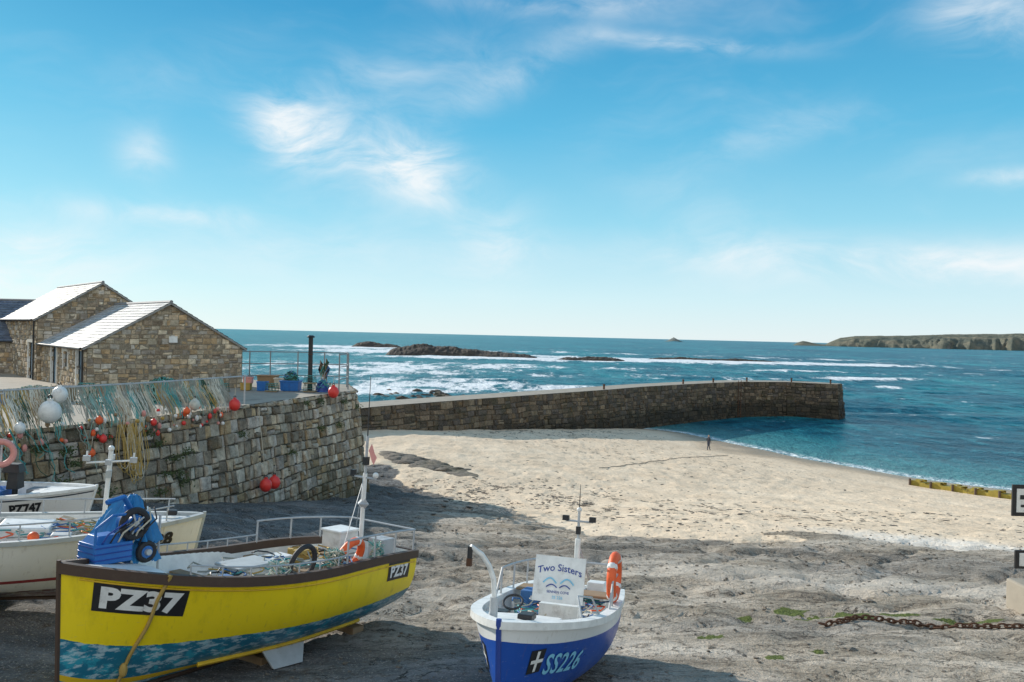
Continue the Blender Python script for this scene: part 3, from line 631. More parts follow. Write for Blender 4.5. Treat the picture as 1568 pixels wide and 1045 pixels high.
def hullmat(name,top,low,split,stripe=None,low2=None,worn=.5,band=None,rough=.32):
    m,t,b=newmat(name); uv=t.new('ShaderNodeUVMap').outputs[0]; s=t.new('ShaderNodeSeparateXYZ'); t.link(uv,s.inputs[0]); v=s.outputs[1]
    tc=t.new('ShaderNodeTexCoord').outputs['Object']; n=t.noise(tc,5,5,.7); n2=t.noise(t.mapping(tc,(1,1,.35)),3,5,.7)
    topc=t.mix(t.math('MULTIPLY',t.sstep(n2,.5,.75),.35),top,tuple(x*.55 for x in top))
    stk=t.sstep(t.noise(t.mapping(tc,(14,14,.9)),1,4,.6),.58,.72); topc=t.mix(t.math('MULTIPLY',stk,.22),topc,(.2,.12,.06))
    topc=t.mix(t.math('MULTIPLY',t.sstep(t.noise(t.mapping(tc,(1.5,1.5,9)),4,5,.7),.62,.7),.3),topc,(.75,.75,.7) if top[0]<.7 else (.35,.33,.3))
    lowc=t.mix(t.sstep(n,.5,.6),low,low2 or low); lowc=t.mix(t.math('MULTIPLY',t.sstep(t.noise(t.mapping(tc,(.7,1,2.2)),6,5,.7),.5,.6),worn),lowc,(.55,.68,.7))
    sp_=t.math('GREATER_THAN',t.math('ADD',v,t.math('MULTIPLY_ADD',n,.03,-.015)),split); c=t.mix(sp_,lowc,topc)
    if stripe: a,b2,cc=stripe; k=t.math('MULTIPLY',t.math('GREATER_THAN',v,a),t.math('LESS_THAN',v,b2)); c=t.mix(k,c,cc)
    if band: c=t.mix(t.math('GREATER_THAN',v,band[0]),c,t.mix(t.math('MULTIPLY',stk,.3),band[1],(.4,.35,.28)))
    t.put(b.inputs['Base Color'],c); t.put(b.inputs['Roughness'],t.math('MULTIPLY_ADD',n,.3,rough-.1))
    t.link(t.bump(t.math('ADD',n2,t.math('MULTIPLY',n,.2)),.15,.02),b.inputs['Normal']); return m
def textmesh(txt,size,bold=.012,shear=0,sx=1,space=1):
    cu=bpy.data.curves.new('t','FONT'); cu.body=txt; cu.size=size; cu.offset=bold*size; cu.resolution_u=3; cu.shear=shear; cu.space_character=space
    ob=bpy.data.objects.new('t',cu); COL.objects.link(ob); dg=bpy.context.evaluated_depsgraph_get(); me=bpy.data.meshes.new_from_object(ob.evaluated_get(dg))
    bpy.data.objects.remove(ob); bm=bmesh.new(); bm.from_mesh(me); bmesh.ops.triangulate(bm,faces=bm.faces)
    for _ in range(2):
        es=[e for e in bm.edges if e.calc_length()>size*.3]
        if es: bmesh.ops.subdivide_edges(bm,edges=es,cuts=1); bmesh.ops.triangulate(bm,faces=bm.faces)
    vs=[(v.co.x*sx,v.co.y) for v in bm.verts]; fs=[tuple(v.index for v in f.verts) for f in bm.faces]; bm.free(); return vs,fs
def hull_text(h,parent,txt,x0,drop,size,side,mat,bg=None,bold=.03,sx=1,name='registration',pad=.07,shear=0,space=1,off=.017):
    vs,fs=textmesh(txt,size,bold,shear,sx,space); sg=-side; w=max(v[0] for v in vs); hh=max(v[1] for v in vs)
    q=MB()
    def mp(tx,ty,off):
        x=x0+sg*tx; z=h.zs(x/h.L)-drop+ty; return h.at(x,z,side,off)
    if bg:
        nx,ny=24,6; g=[]
        for j in range(ny+1):
            for i in range(nx+1): g.append(mp(-pad+(w+2*pad)*i/nx,-pad+(hh+2*pad)*j/ny,.008))
        q.add(g,[(j*(nx+1)+i,j*(nx+1)+i+1,(j+1)*(nx+1)+i+1,(j+1)*(nx+1)+i) for j in range(ny) for i in range(nx)],bg)
    q.add([mp(a,b_,off) for a,b_ in vs],fs,mat); q.obj(name,parent,smooth=False)
def boat_frame(name,stern,bow,zs_,zb_,roll=0):
    a=Vector((stern[0],stern[1],zs_)); b_=Vector((bow[0],bow[1],zb_)); x=(b_-a).normalized(); y=Vector((0,0,1)).cross(x).normalized(); z=x.cross(y)
    m4=Matrix((x,y,z)).transposed().to_4x4(); m4.translation=a; m4=m4@Matrix.Rotation(roll,4,'X'); return empty(name,m4),(b_-a).length
# ---- yellow boat
mH=hullmat('mat_yellow_hull',(.96,.72,.012),(.015,.17,.26),.39,stripe=(.05,.1,(.75,.48,.02)),low2=(.03,.32,.42),worn=.7)
Y_,L_=boat_frame('yellow_fishing_boat',(-2.65,16.5),(-6.2,11.0),6.82,7.25,0)
h=Hull(L_,2.5,2.14,1.62,1.48,tw=.72,rake=.12,k0=.13)
h.build(Y_,mH,'brown','white','deckgrey',deckdrop=.5,railh=.13,foredeck=.8)
DZ=.3
hull_text(h,Y_,'PZ37',L_-.28,.55,.4,1,'white','black',sx=1.12,bold=.05,space=1.05)
hull_text(h,Y_,'PZ37',1.0,.42,.3,1,'white','black',sx=.95,bold=.045,space=1.05)
hull_text(h,Y_,'PZ37',L_-1.6,.5,.36,-1,'white','black',sx=1.12)
q=MB()
for sd in(1,-1):
    q.tube([h.at(x,h.zk(x/h.L)+.16,sd,.04) for x in np.linspace(1.2,4.6,16)],.045,'yellow',4)
    q.tube([h.at(x,h.zs(x/h.L)-.2,sd,.012) for x in np.linspace(.05,L_-.05,40)],.018,'yellow',4)
for x in(1.0,3.2,5.2): q.box((x,0,-.02),(.3,.8,.2),'wood')
q.add([(2.5,.5,.35),(3.5,.5,.35),(3.4,.78,.0),(2.8,.82,-.02),(2.5,.44,.35),(3.5,.44,.35),(3.4,.72,.0),(2.8,.76,-.02)],[(0,1,2,3),(7,6,5,4),(0,4,5,1),(1,5,6,2),(2,6,7,3),(3,7,4,0)],'deckgrey'); q.obj('keel_chocks',Y_,smooth=False,bevel=.01)
HO=(.12,-.72,-.03)
q=MB(); zz=1.72+DZ; cx=L_-1.05
q.box((cx+.1,.2,zz+.1),(.58,.48,.3),'blue'); q.box((cx+.15,.2,zz+.3),(.45,.4,.12),'blue',taper=.7); q.tube([(cx-.3,.15,zz-.3),(cx-.25,.15,zz+.75)],.06,'blue',10)
for k in range(3): q.box((cx+.1,.2,zz+.02+k*.09),(.6,.5,.02),'navy')
q.tube([(cx-.28,.18,zz+.68),(cx-.1,.25,zz+.9),(cx+.2,.3,zz+.85)],.04,'blue',8)
q.torus((cx-.22,.4,zz+.5),.2,.055,'rubber',(math.pi/2,0,0),n=24); q.tube([(cx-.22,.43,zz+.5),(cx-.22,.1,zz+.5)],.13,'blue',16); q.tube([(cx-.22,.47,zz+.5),(cx-.22,.43,zz+.5)],.05,'galv',10)
for a in range(5): an=a*1.2566; q.box((cx-.22+.1*math.cos(an),.435,zz+.5+.1*math.sin(an)),(.12,.02,.03),'galv',rot=(0,-an,0))
q.torus((cx-.5,.33,zz+.02),.13,.045,'rubber',(math.pi/2,0,0),n=20); q.tube([(cx-.5,.36,zz+.02),(cx-.5,.0,zz+.02)],.1,'blue',16); q.tube([(cx-.5,.42,zz+.02),(cx-.5,.34,zz+.02)],.05,'galv',12)
for a in range(6): q.tube([(cx+.3-.13*a,.35,zz+.15),(cx+.24-.12*a,.48,zz+.4),(cx-.05-.1*a,.46,zz+.55),(cx-.2-.08*a,.3,zz+.7)],.016,R.choice(['navy','black','cream','black']),5)
q.tube([(cx+.38,.4,zz+.1),(cx+.42,.45,zz+.5),(cx+.2,.5,zz+.68),(cx-.1,.4,zz+.66)],.024,'blue',6)
q.obj('pot_hauler',Y_,bevel=.012,loc=HO)
def tarp(c,sx,sy,sz,parent,mat='tarp',seed=3):
    n=40; vs=[];fs=[]
    U,Vv=np.meshgrid(np.linspace(-1,1,n),np.linspace(-1,1,n)); r=np.maximum(abs(U),abs(Vv)); ang=np.arctan2(Vv,U)
    top=1-np.clip((r-.3)/.7,0,1)**1.2; fold=np.abs(fbm(ang*3+seed,r*1.2,3,seed)-.5)*2; nz=fbm(U*3+seed,Vv*3,4,seed)-.5
    k=(.6+.4*np.minimum(1,r/.6))*(1-.45*(.5-fold)*r)
    PX=c[0]+U*sx*k; PY=c[1]+Vv*sy*k; PZ=c[2]+sz*(top+nz*.35-np.clip(.25-fold,0,1)*.4)
    vs=[(PX[j,i],PY[j,i],PZ[j,i]) for j in range(n) for i in range(n)]
    for j in range(n-1):
        for i in range(n-1): a=j*n+i; fs.append((a,a+1,a+n+1,a+n))
    q=MB(); q.add(vs,fs,mat); return q.obj('tarpaulin',parent,loc=HO)
tarp((cx-.42,-.05,zz+.2),.42,.4,.66,Y_); tarp((cx-.5,.05,zz-.1),.3,.33,.5,Y_,seed=6)
q=MB(); q.tube([(cx-.95,-.05,1.2),(cx-.95,-.1,2.55)],.022,'galv'); q.obj('short_pole',Y_,loc=(.3,-.4,0))
q=MB(); mx=.78
q.tube([(mx,.1,1.1),(mx,.1,3.0)],.045,'white',8); q.tube([(mx,.1,3.0),(mx,.1,3.75)],.03,'galv',6); q.tube([(mx,.1,3.75),(mx+.03,.1,4.95)],[.014,.006],'black',5)
q.box((mx,.1,3.25),(.1,.1,.16),'black'); q.tube([(mx,-.25,2.92),(mx,.4,2.92)],.02,'galv'); q.box((mx,-.22,2.98),(.09,.09,.13),'black'); q.sphere((mx,.38,2.99),.06,'white')
q.sphere((mx,.1,2.4),.15,'galv',(1,1,.55),4,2); q.sphere((mx,.1,2.4),.15,'galv',(.55,1,1),4,2)
q.tube([(mx+.05,.1,2.85),(mx+1.2,.75,1.65)],.008,'galv',4); q.tube([(mx+.05,.1,2.85),(.1,-.7,1.6)],.008,'galv',4)
vs=[];fs=[]
for i in range(9):
    for j in range(5): vs.append((mx-.02-.02*j,.13+i*.02,3.45+j*.035-.035*i+.015*math.sin(i)))
for i in range(8):
    for j in range(4): a=i*5+j; fs.append((a,a+5,a+6,a+1))
q.add(vs,fs,'pink'); q.obj('mast',Y_)
q=MB()
def rail_pts(x0,x1,side,dz,n=10,off=-.06): return [h.pt(x/h.L,1,side,off)+Vector((0,0,dz)) for x in np.linspace(x0,x1,n)]
for sd in(1,-1):
    q.tube(rail_pts(.05,2.3,sd,.42),.02,'galv')
    for x in(.08,.8,1.5,2.28):
        p=h.pt(x/h.L,1,sd,-.06); q.tube([p,p+Vector((0,0,.42))],.018,'galv')
    q.tube(rail_pts(2.3,L_-1.4,sd,.16,16),.014,'galv')
    for x in np.linspace(2.5,L_-1.4,7):
        p=h.pt(x/h.L,1,sd,-.06); q.tube([p,p+Vector((0,0,.17))],.013,'galv')
a=rail_pts(.05,.1,1,.42,2)[0]; b_=rail_pts(.05,.1,-1,.42,2)[0]; q.tube([a,b_],.02,'galv'); q.obj('guard_rail',Y_)
q=MB()
for (c,s_,mt) in [((.95,-.3,1.28),(.5,.5,.5),'white'),((.95,-.3,1.55),(.56,.56,.05),'white'),((.55,.45,1.25),(.35,.4,.4),'galv'),((1.75,-.5,1.1),(.45,.35,.3),'ochre'),((2.4,-.55,1.08),(.6,.4,.25),'white'),((3.3,-.2,1.05),(.8,.6,.4),'white'),((3.3,-.2,1.27),(.86,.66,.05),'deckgrey'),((4.2,.3,1.15),(.4,.3,.25),'bluerope'),((2.1,.3,1.05),(.4,.5,.3),'netgrey')]:
    q.box((c[0],c[1],c[2]+DZ),s_,mt)
for x in(1.4,2.6,4.2): q.box((x,0,1.15+DZ),(.22,2.1 if x<4 else 1.9,.05),'wood')
q.obj('deck_boxes',Y_,smooth=False,bevel=.015)
lb=Vector((1.75,.75,1.62))
q=MB(); q.torus(lb,.3,.075,'orange',(1.2,.25,0),n=28,k=10)
for a in range(4):
    an=a*math.pi/2+.5; Rm=Euler((1.2,.25,0)).to_matrix(); q.sphere(lb+Rm@Vector((.3*math.cos(an),.3*math.sin(an),0)),.085,'white',(1,1,1),8,6)
q.obj('lifebuoy',Y_)
q=MB(); q.torus((2.95,.8,1.68),.3,.045,'rubber',(1.4,.0,.1),n=28,k=8); q.obj('rubber_hoop',Y_)
q=MB()
for i in range(90):
    x=R.choice([2.2,2.3,3.5,3.6,1.2]); y=.95; pts=[(x+R.uniform(-.1,.1),y+R.uniform(-.25,.1),1.82-.07*k+R.uniform(-.03,.03)) for k in range(7)]; q.tube(pts,.011,R.choice(['teal','seagreen','cream','netpale']),4)
for i in range(40):
    x=R.uniform(1.2,4.6); y=R.uniform(-.8,.7); a=R.uniform(0,6); q.tube([(x+.25*math.cos(a+k*.9)*(.6+.06*k),y+.2*math.sin(a+k*.9),1.2+DZ+.02*R.random()*k) for k in range(8)],.014,R.choice(['bluerope','cream','teal','netgrey','ochre','black']),4)
q.obj('draped_lines',Y_)
q=MB(); x0=L_-1.05
q.tube([h.at(x0,h.zs(x0/h.L)+.05,1,-.1),h.at(x0,h.zs(x0/h.L)-.0,1,.07)]+[h.at(x0+.02*math.sin(k)+.03*k,h.zs(x0/h.L)-.1-.14*k,1,.03) for k in range(13)],.028,'ochre',6); q.sphere(h.at(x0+.3,.5,1,.05),.06,'ochre',(1,1,1.8),8,6); q.obj('bow_warp',Y_)
# ---- white boat PZ28
mW=hullmat('mat_white_hull',(.8,.78,.72),(.1,.03,.03),.2,stripe=(.36,.41,(.3,.04,.04)),low2=(.3,.26,.2),worn=.3)
W_,Lw=boat_frame('white_fishing_boat',(-13.1,13.8),(-6.6,16.3),7.7,7.15,0)
hw=Hull(Lw,2.5,1.74,1.38,1.3,tw=.75,rake=.2)
hw.build(W_,mW,'deckgrey','white','deckgrey',deckdrop=.4,railh=.06,foredeck=.78)
hull_text(hw,W_,'PZ28',Lw-.98,.47,.34,-1,'black',sx=.92,bold=.045,off=.035)
q=MB()
for sd in(1,-1):
    p0=[hw.pt(x/hw.L,1,sd,-.08)+Vector((0,0,.3)) for x in np.linspace(.2,Lw-.5,24)]; q.tube(p0,.016,'galv')
    for x in np.linspace(.3,Lw-.6,9): p=hw.pt(x/hw.L,1,sd,-.08); q.tube([p,p+Vector((0,0,.3))],.014,'galv')
q.obj('guard_rail',W_)
q=MB(); mx=5.35; q.tube([(mx,0,1.0),(mx,0,2.95)],.045,'white',8)
q.tube([(mx-.42,0,2.7),(mx+.42,0,2.78)],.02,'white',6); q.tube([(mx,-.35,2.74),(mx,.35,2.74)],.02,'white',6)
for k in(-.42,.42): q.box((mx+k,0,2.79),(.13,.1,.1),'galv'); q.tube([(mx+k,0,2.79),(mx+k,0,2.93)],.02,'white')
for k in(-.35,.35): q.box((mx,k,2.78),(.1,.13,.1),'galv')
q.box((mx,0,2.5),(.1,.16,.14),'deckgrey'); q.sphere((mx,0,3.0),.06,'white'); q.obj('lamp_mast',W_)
q=MB(); q.box((Lw-1.1,-.1,1.74),(.5,.5,.22),'white'); q.box((4.0,.2,1.2),(.9,.8,.5),'white'); q.box((1.2,0,1.3),(.5,.6,.4),'yellow',taper=.85); q.box((2.4,-.6,1.2),(.5,.35,.3),'orange',taper=.9)
q.box((3.2,-.3,1.2),(.4,.5,.35),'blue'); q.box((2.0,.5,1.3),(.6,.5,.5),'netgrey'); q.box((Lw-.4,0,1.76),(.2,.2,.1),'black'); q.box((4.7,-.5,1.2),(.35,.3,.45),'deckgrey'); q.obj('deck_gear',W_,smooth=False,bevel=.03)
q=MB(); q.torus((5.9,-.45,1.9),.2,.04,'rubber',(1.5,0,.3)); q.sphere((.8,-1.0,1.35),.2,'white'); q.sphere((1.6,-1.0,1.3),.12,'orange'); q.sphere((3.6,-.9,1.45),.14,'white'); q.sphere((4.3,-.9,1.45),.1,'orange')
for i in range(80):
    x=R.uniform(1,5.4); y=R.uniform(-.9,.7); a=R.uniform(0,6); q.tube([(x+.25*math.cos(a+k*.9),y+.2*math.sin(a+k*.9),1.34+.02*R.random()*k) for k in range(8)],.014,R.choice(['bluerope','cream','teal','netgrey','ochre','orange']),4)
q.obj('hoops_and_floats',W_)
q=MB()
for x in(1.2,3.5,5.4): q.box((x,0,-.02),(.3,1.0,.2),'wood')
q.obj('keel_chocks',W_,smooth=False)
# ---- white boat PZ747
W2,L2b=boat_frame('white_fishing_boat',(-15.6,18.7),(-10.35,19.3),7.6,7.35,0)
mW2=hullmat('mat_white_hull_b',(.8,.79,.76),(.12,.12,.13),.22,stripe=(.88,.91,(.05,.06,.08)),low2=(.2,.18,.15),worn=.2)
h2=Hull(L2b,2.1,1.46,1.22,1.1,tw=.75,rake=.25); h2.build(W2,mW2,'white','white','deckgrey',deckdrop=.35,railh=.05)
hull_text(h2,W2,'PZ747',3.95,.44,.29,-1,'black',sx=.8,bold=.05)
q=MB(); q.box((3.7,0,1.55),(.26,.36,.45),'black',taper=.8); q.box((3.65,0,1.82),(.42,.36,.2),'black',taper=.7); q.tube([(3.7,0,1.3),(3.7,0,.8)],.07,'black'); q.box((3.1,0,1.1),(.8,.9,.35),'blue'); q.box((4.2,.1,1.25),(.4,.4,.16),'grey'); q.box((4.55,.1,1.3),(.3,.4,.1),'white')
q.tube([(3.2,-.2,.8),(3.2,-.2,3.9)],.03,'white'); q.box((3.2,-.2,3.3),(.1,.4,.08),'galv'); q.tube([(3.0,-.2,3.6),(3.4,-.2,3.6)],.02,'galv'); q.obj('outboard_and_gear',W2,bevel=.03)
q=MB(); q.torus((3.6,-.6,2.25),.27,.07,'pink',(1.45,0,.4),n=24,k=10); q.tube([(3.6,-.55,.9),(3.6,-.55,2.5)],.025,'galv'); q.obj('lifebuoy',W2)
# ---- blue boat
mB=hullmat('mat_blue_hull',(.012,.08,.4),(.55,.06,.05),.1,worn=.1,band=(.8,(.8,.81,.8)),rough=.28)
B_,Lb_=boat_frame('blue_fishing_boat',(1.27,14.2),(-.08,9.5),7.0,7.72,0)
hb=Hull(Lb_,1.9,1.52,1.27,1.22,tw=.8,rake=.2,k0=.12,bowp=2.6)
hb.build(B_,mB,'white','white','white',deckdrop=.42,railw=.16,railh=.07,foredeck=.72,mstem='navy')
hull_text(hb,B_,'SS226',Lb_-.58,.66,.37,1,'cyan',sx=1.0,bold=.018,pad=.02,space=1.08)
hull_text(hb,B_,'226',Lb_-1.05,.66,.3,-1,'cyan',sx=.8,bold=.02)
q=MB()
for sd in(1,-1):
    def fl(a,c_,off): return hb.at(Lb_-.25-a,hb.zs(.95)-.66+c_,sd,off)
    def patch(a0,a1,c0,c1,off,mt):
        q.add([fl(a0+(a1-a0)*i/4,c0+(c1-c0)*j/4,off) for j in range(5) for i in range(5)],[(j*5+i,j*5+i+1,(j+1)*5+i+1,(j+1)*5+i) for j in range(4) for i in range(4)],mt)
    patch(0,.27,0,.3,.008,'black')
    patch(.11,.16,.02,.28,.014,'white'); patch(.02,.25,.13,.175,.018,'white')
q.obj('cornish_flag',B_,smooth=False)
q=MB(); dz=hb.zs(.9)
q.tube([(Lb_-.55,-.3,dz-.1),(Lb_-.55,-.3,dz+.22)],.055,'galv',10); q.tube([(Lb_-.55,-.3,dz+.22),(Lb_-.53,-.32,dz+.45),(Lb_-.48,-.38,dz+.62),(Lb_-.42,-.47,dz+.76),(Lb_-.32,-.6,dz+.86)],.034,'white',10)
q.tube([(Lb_-.32,-.6,dz+.86),(Lb_-.32,-.6,dz+.7)],.035,'black',8); q.box((Lb_-.32,-.6,dz+.66),(.07,.06,.1),'rust'); q.obj('davit',B_)
q=MB(); bx=2.75; Rm=Euler((0,-.22,0)).to_matrix(); sc=Vector((bx,.2,1.72))
q.box(sc,(.03,.76,.66),'white',R=Rm); q.box(sc+Rm@Vector((-.03,0,-.3)),(.03,.82,.06),'galv',R=Rm)
def sign_txt(txt,size,cy,cz,mt,arc=0):
    vs,fs=textmesh(txt,size,.01); w=max(v[0] for v in vs); pts=[]
    for a,b2 in vs:
        u=a-w/2; pts.append(sc+Rm@Vector((.022,u+cy,cz+b2-arc*u*u)))
    q.add(pts,fs,mt)
sign_txt('Two Sisters',.14,0,.12,'navy',.55)
for s_ in(-1,1):
    q.tube([sc+Rm@Vector((.03,s_*(.03+k*.025),-.06+.07*math.sin(k*.4))) for k in range(9)],.01,'cyan',5)
    q.tube([sc+Rm@Vector((.03,s_*(.02+k*.02),-.12+.04*math.sin(k*.4))) for k in range(9)],.008,'navy',5)
sign_txt('SENNEN COVE',.05,0,-.2,'navy'); sign_txt('SS 226',.06,0,-.28,'cyan')
q.obj('name_board',B_,smooth=False)
q=MB(); mx=1.95
q.tube([(mx,.3,.8),(mx,.3,2.25)],.045,'white',10); q.tube([(mx,.3,2.25),(mx,.3,2.7)],.022,'galv'); q.tube([(mx,.3,2.7),(mx,.3,3.1)],[.01,.004],'black',5)
q.tube([(mx,.09,2.52),(mx,.53,2.52)],.016,'galv'); q.box((mx,.09,2.56),(.08,.1,.08),'black'); q.box((mx,.52,2.56),(.08,.1,.08),'black'); q.sphere((mx,.3,2.7),.04,'white')
q.box((mx,.3,2.38),(.07,.07,.12),'black'); q.tube([(mx,.3,2.2),(mx-.9,.35,1.5)],.015,'galv'); q.obj('mast',B_)
q=MB(); Rb_=Euler((1.57,0,.0)).to_matrix(); cc=Vector((1.65,.86,1.68)); q.torus(cc,.32,.075,'orange',n=28,k=10,Rm=Rb_)
for a in range(4):
    an=a*math.pi/2+.6; q.sphere(cc+Rb_@Vector((.32*math.cos(an),.32*math.sin(an),0)),.086,'white',(1,1,1),8,6)
q.obj('lifebuoy',B_)
q=MB()
for sd in(1,-1):
    pp=[hb.pt(x/hb.L,1,sd,-.08)+Vector((0,0,.42)) for x in np.linspace(.05,2.0,9)]; q.tube(pp+[hb.pt(2.3/hb.L,1,sd,-.08)],.018,'galv')
    for x in(.08,.7,1.35,2.0): p=hb.pt(x/hb.L,1,sd,-.08); q.tube([p,p+Vector((0,0,.42))],.016,'galv')
a=hb.pt(.01,1,1,-.08)+Vector((0,0,.42)); b_=hb.pt(.01,1,-1,-.08)+Vector((0,0,.42)); q.tube([a,b_],.018,'galv')
q.tube([hb.pt(.58,1,1,-.1),hb.pt(.6,1,1,-.1)+Vector((0,-.1,.25)),hb.pt(.66,1,1,-.1)+Vector((0,-.2,.28)),hb.pt(.7,1,1,-.15)],.016,'galv')
q.obj('guard_rail',B_)
q=MB(); q.box((1.0,-.1,1.1),(.8,.7,.4),'deckgrey'); q.box((2.6,.2,1.1),(.2,.6,.5),'white'); q.box((3.3,.1,1.22),(.4,.5,.06),'white'); q.box((Lb_-.75,.1,1.44),(.25,.2,.08),'black'); q.box((3.3,-.5,1.24),(.25,.2,.12),'black')
q.box((1.2,0,1.3),(.5,1.6,.04),'wood'); q.box((.5,.4,1.2),(.3,.3,.4),'white'); q.box((1.5,-.5,1.15),(.4,.3,.35),'bluerope'); q.obj('deck_fittings',B_,smooth=False,bevel=.015)
q=MB()
for i in range(40):
    x=R.uniform(1,3.3); y=R.uniform(-.6,.6); a=R.uniform(0,6); q.tube([(x+.2*math.cos(a+k*.9),y+.17*math.sin(a+k*.9),1.12+.02*R.random()*k) for k in range(8)],.012,R.choice(['bluerope','cream','teal','black','orange']),4)
q.obj('coiled_lines',B_)
q=MB(); q.torus((3.25,-.35,1.42),.14,.016,'black',(0,.6,0)); q.tube([(3.25,-.35,1.42),(3.25,-.35,1.1)],.02,'galv'); q.obj('steering_wheel',B_)
q=MB()
for x in(.8,2.4,3.9): q.box((x,0,-.02),(.25,.7,.2),'wood')
q.obj('keel_chocks',B_,smooth=False)
# ------------------------------------------------------------ chain, rope, groyne
q=MB(); cp=[(6.45,16.3),(6.9,16.45),(7.5,16.75),(8.1,16.75),(8.8,16.6),(9.6,16.2),(10.6,16.05),(11.8,15.9)]
f_,c_=polyf(cp); s_=0;i=0
while s_<c_[-1]-.2:
    wob_=.04*math.sin(s_*5); a=Vector((*f_(s_,wob_),0)); b2=Vector((*f_(s_+.15,wob_),0)); a.z=H(a.x,a.y)+.05; b2.z=H(b2.x,b2.y)+.05; x=(b2-a).normalized(); y=Vector((0,0,1)).cross(x).normalized(); z=x.cross(y)
    Rm=Matrix((x,y,z)).transposed()@Matrix.Rotation((math.pi/2 if i%2 else 0)+R.uniform(-.5,.5),3,'X'); q.torus((a+b2)/2,.05,.02,'rust',ex=1.9,n=12,k=6,Rm=Rm); s_+=.13; i+=1
q.obj('mooring_chain')
q=MB(); q.tube([(x,y,H(x,y)+.03) for x,y in zip(np.linspace(6.8,22.8,40),np.linspace(60,84,40)+np.sin(np.linspace(0,5,40))*1.0)],.022,'brown',5); q.obj('shore_rope')
q=MB()
mweed=paint('mat_weed',(.36,.28,.05),.85,.6,2,.5,12,dirt=(.03,.025,.015),dirtamt=.95)
pp=[(34.6,68.5),(36.8,65.0),(38.8,61.8),(40.5,59),(45,54),(50,48)]
f_,c_=polyf(pp); n=60
for k in range(n):
    a=f_(c_[-1]*k/n,0); b2=f_(c_[-1]*(k+1)/n,0); za=H(*a); zb=H(*b2); hh=.42+.15*math.sin(k*1.7)
    w=1.0; nx,ny=(b2[1]-a[1]),-(b2[0]-a[0]); l=math.hypot(nx,ny); nx/=-l; ny/=-l
    q.add([(a[0],a[1],za-.4),(b2[0],b2[1],zb-.4),(b2[0],b2[1],zb+hh),(a[0],a[1],za+hh),(a[0]+nx*w,a[1]+ny*w,za+hh*.9),(b2[0]+nx*w,b2[1]+ny*w,zb+hh*.9),(a[0]+nx*w,a[1]+ny*w,za-.4),(b2[0]+nx*w,b2[1]+ny*w,zb-.4)],[(0,1,2,3),(3,2,5,4),(4,5,7,6)],mweed)
for k in range(14):
    x,y=f_(c_[-1]*k/14,.12); zz_=H(x,y); q.box((x,y,zz_+.15),(.14,.14,.8),'brown')
q.obj('weedy_groyne',smooth=False)
def rocks(name,lst,mat,seed=1,sub=2,amp=.35):
    Rr=random.Random(seed); bm=bmesh.new()
    for (x,y,z,sx,sy,sz) in lst:
        r=bmesh.ops.create_icosphere(bm,subdivisions=sub,radius=1); ox,oy=Rr.uniform(0,50),Rr.uniform(0,50); a=Rr.uniform(0,3.14); ca,sa=math.cos(a),math.sin(a)
        co=np.array([v.co[:] for v in r['verts']]); nz=fbm(co[:,0]*1.7+ox+co[:,2],co[:,1]*1.7+oy-co[:,2],4,seed)-.5
        for v,k in zip(r['verts'],nz):
            c=v.co*(1+amp*2*k); px,py=c.x*sx,c.y*sy
            if sx<2: px,py=px*ca-py*sa,px*sa+py*ca
            v.co=Vector((x+px,y+py,z+c.z*sz))
    me=bpy.data.meshes.new(name); bm.to_mesh(me); bm.free(); me.materials.append(mat); me.shade_smooth(); me.set_sharp_from_angle(angle=math.radians(30))
    ob=bpy.data.objects.new(name,me); COL.objects.link(ob); return ob
def rockmat(name,c1,c2,sc=1.4,bd=.3):
    m,t,b=newmat(name); pos=t.new('ShaderNodeNewGeometry').outputs['Position']; n=t.noise(pos,sc,6,.7); c=t.ramp(n,[(.3,c1),(.7,c2)])
    c=t.mix(t.math('MULTIPLY',t.sstep(t.noise(pos,.4,4),.55,.7),.4),c,(.12,.1,.04)); t.put(b.inputs['Base Color'],c); b.inputs['Roughness'].default_value=.85
    t.link(t.bump(n,1,bd),b.inputs['Normal']); return m
mr=rockmat('mat_rock',(.08,.065,.05),(.3,.25,.19)); mrd=rockmat('mat_rock_dark',(.03,.025,.02),(.13,.1,.07)); mst=rockmat('mat_pebble',(.13,.11,.09),(.5,.44,.36),9)
L=[]
for i in range(2000):
    x=R.uniform(-6,24); y=R.uniform(11,32); s=R.uniform(.012,.045)*(1 if R.random()<.94 else 2); L.append((x,y,0,s*1.3,s,s*.6))
zz_=Hf(np.array([l[0] for l in L]),np.array([l[1] for l in L])); L=[(l[0],l[1],float(z)+.005,*l[3:]) for l,z in zip(L,zz_)]
rocks('loose_stones',L,mst,2,1)
L=[]
for i in range(2600):
    g_=R.random()
    if g_<.45: x=R.gauss(1,6); y=R.gauss(44,4.5)
    elif g_<.62: k=R.random(); x=-6+k*24+R.gauss(0,2); y=82+k*22-R.uniform(2,11)
    elif g_<.86: x=R.uniform(4,30); y=R.uniform(30,44)
    else: x=R.uniform(0,30); y=R.uniform(38,80)
    if vnoise(np.array([x*.5]),np.array([y*.5]),5)[0]<.42: continue
    s=R.uniform(.02,.1); L.append((x,y,0,s*2,s*1.1,s*.25))
zz_=Hf(np.array([l[0] for l in L]),np.array([l[1] for l in L])); L=[(l[0],l[1],float(z),*l[3:]) for l,z in zip(L,zz_) if z>.1]
rocks('seaweed_wrack',L,mrd,5,1)
L=[]
for i in range(40):
    k=R.random(); x=-8.6+k*5.4+R.uniform(-.4,.4); y=56.5-k*5+R.uniform(-1.2,1.2); L.append((x,y,H(x,y)-.08,R.uniform(.5,1.5),R.uniform(.4,1.0),R.uniform(.12,.26)))
rocks('rock_ledge',L,mr,6,3,.5)
L=[]
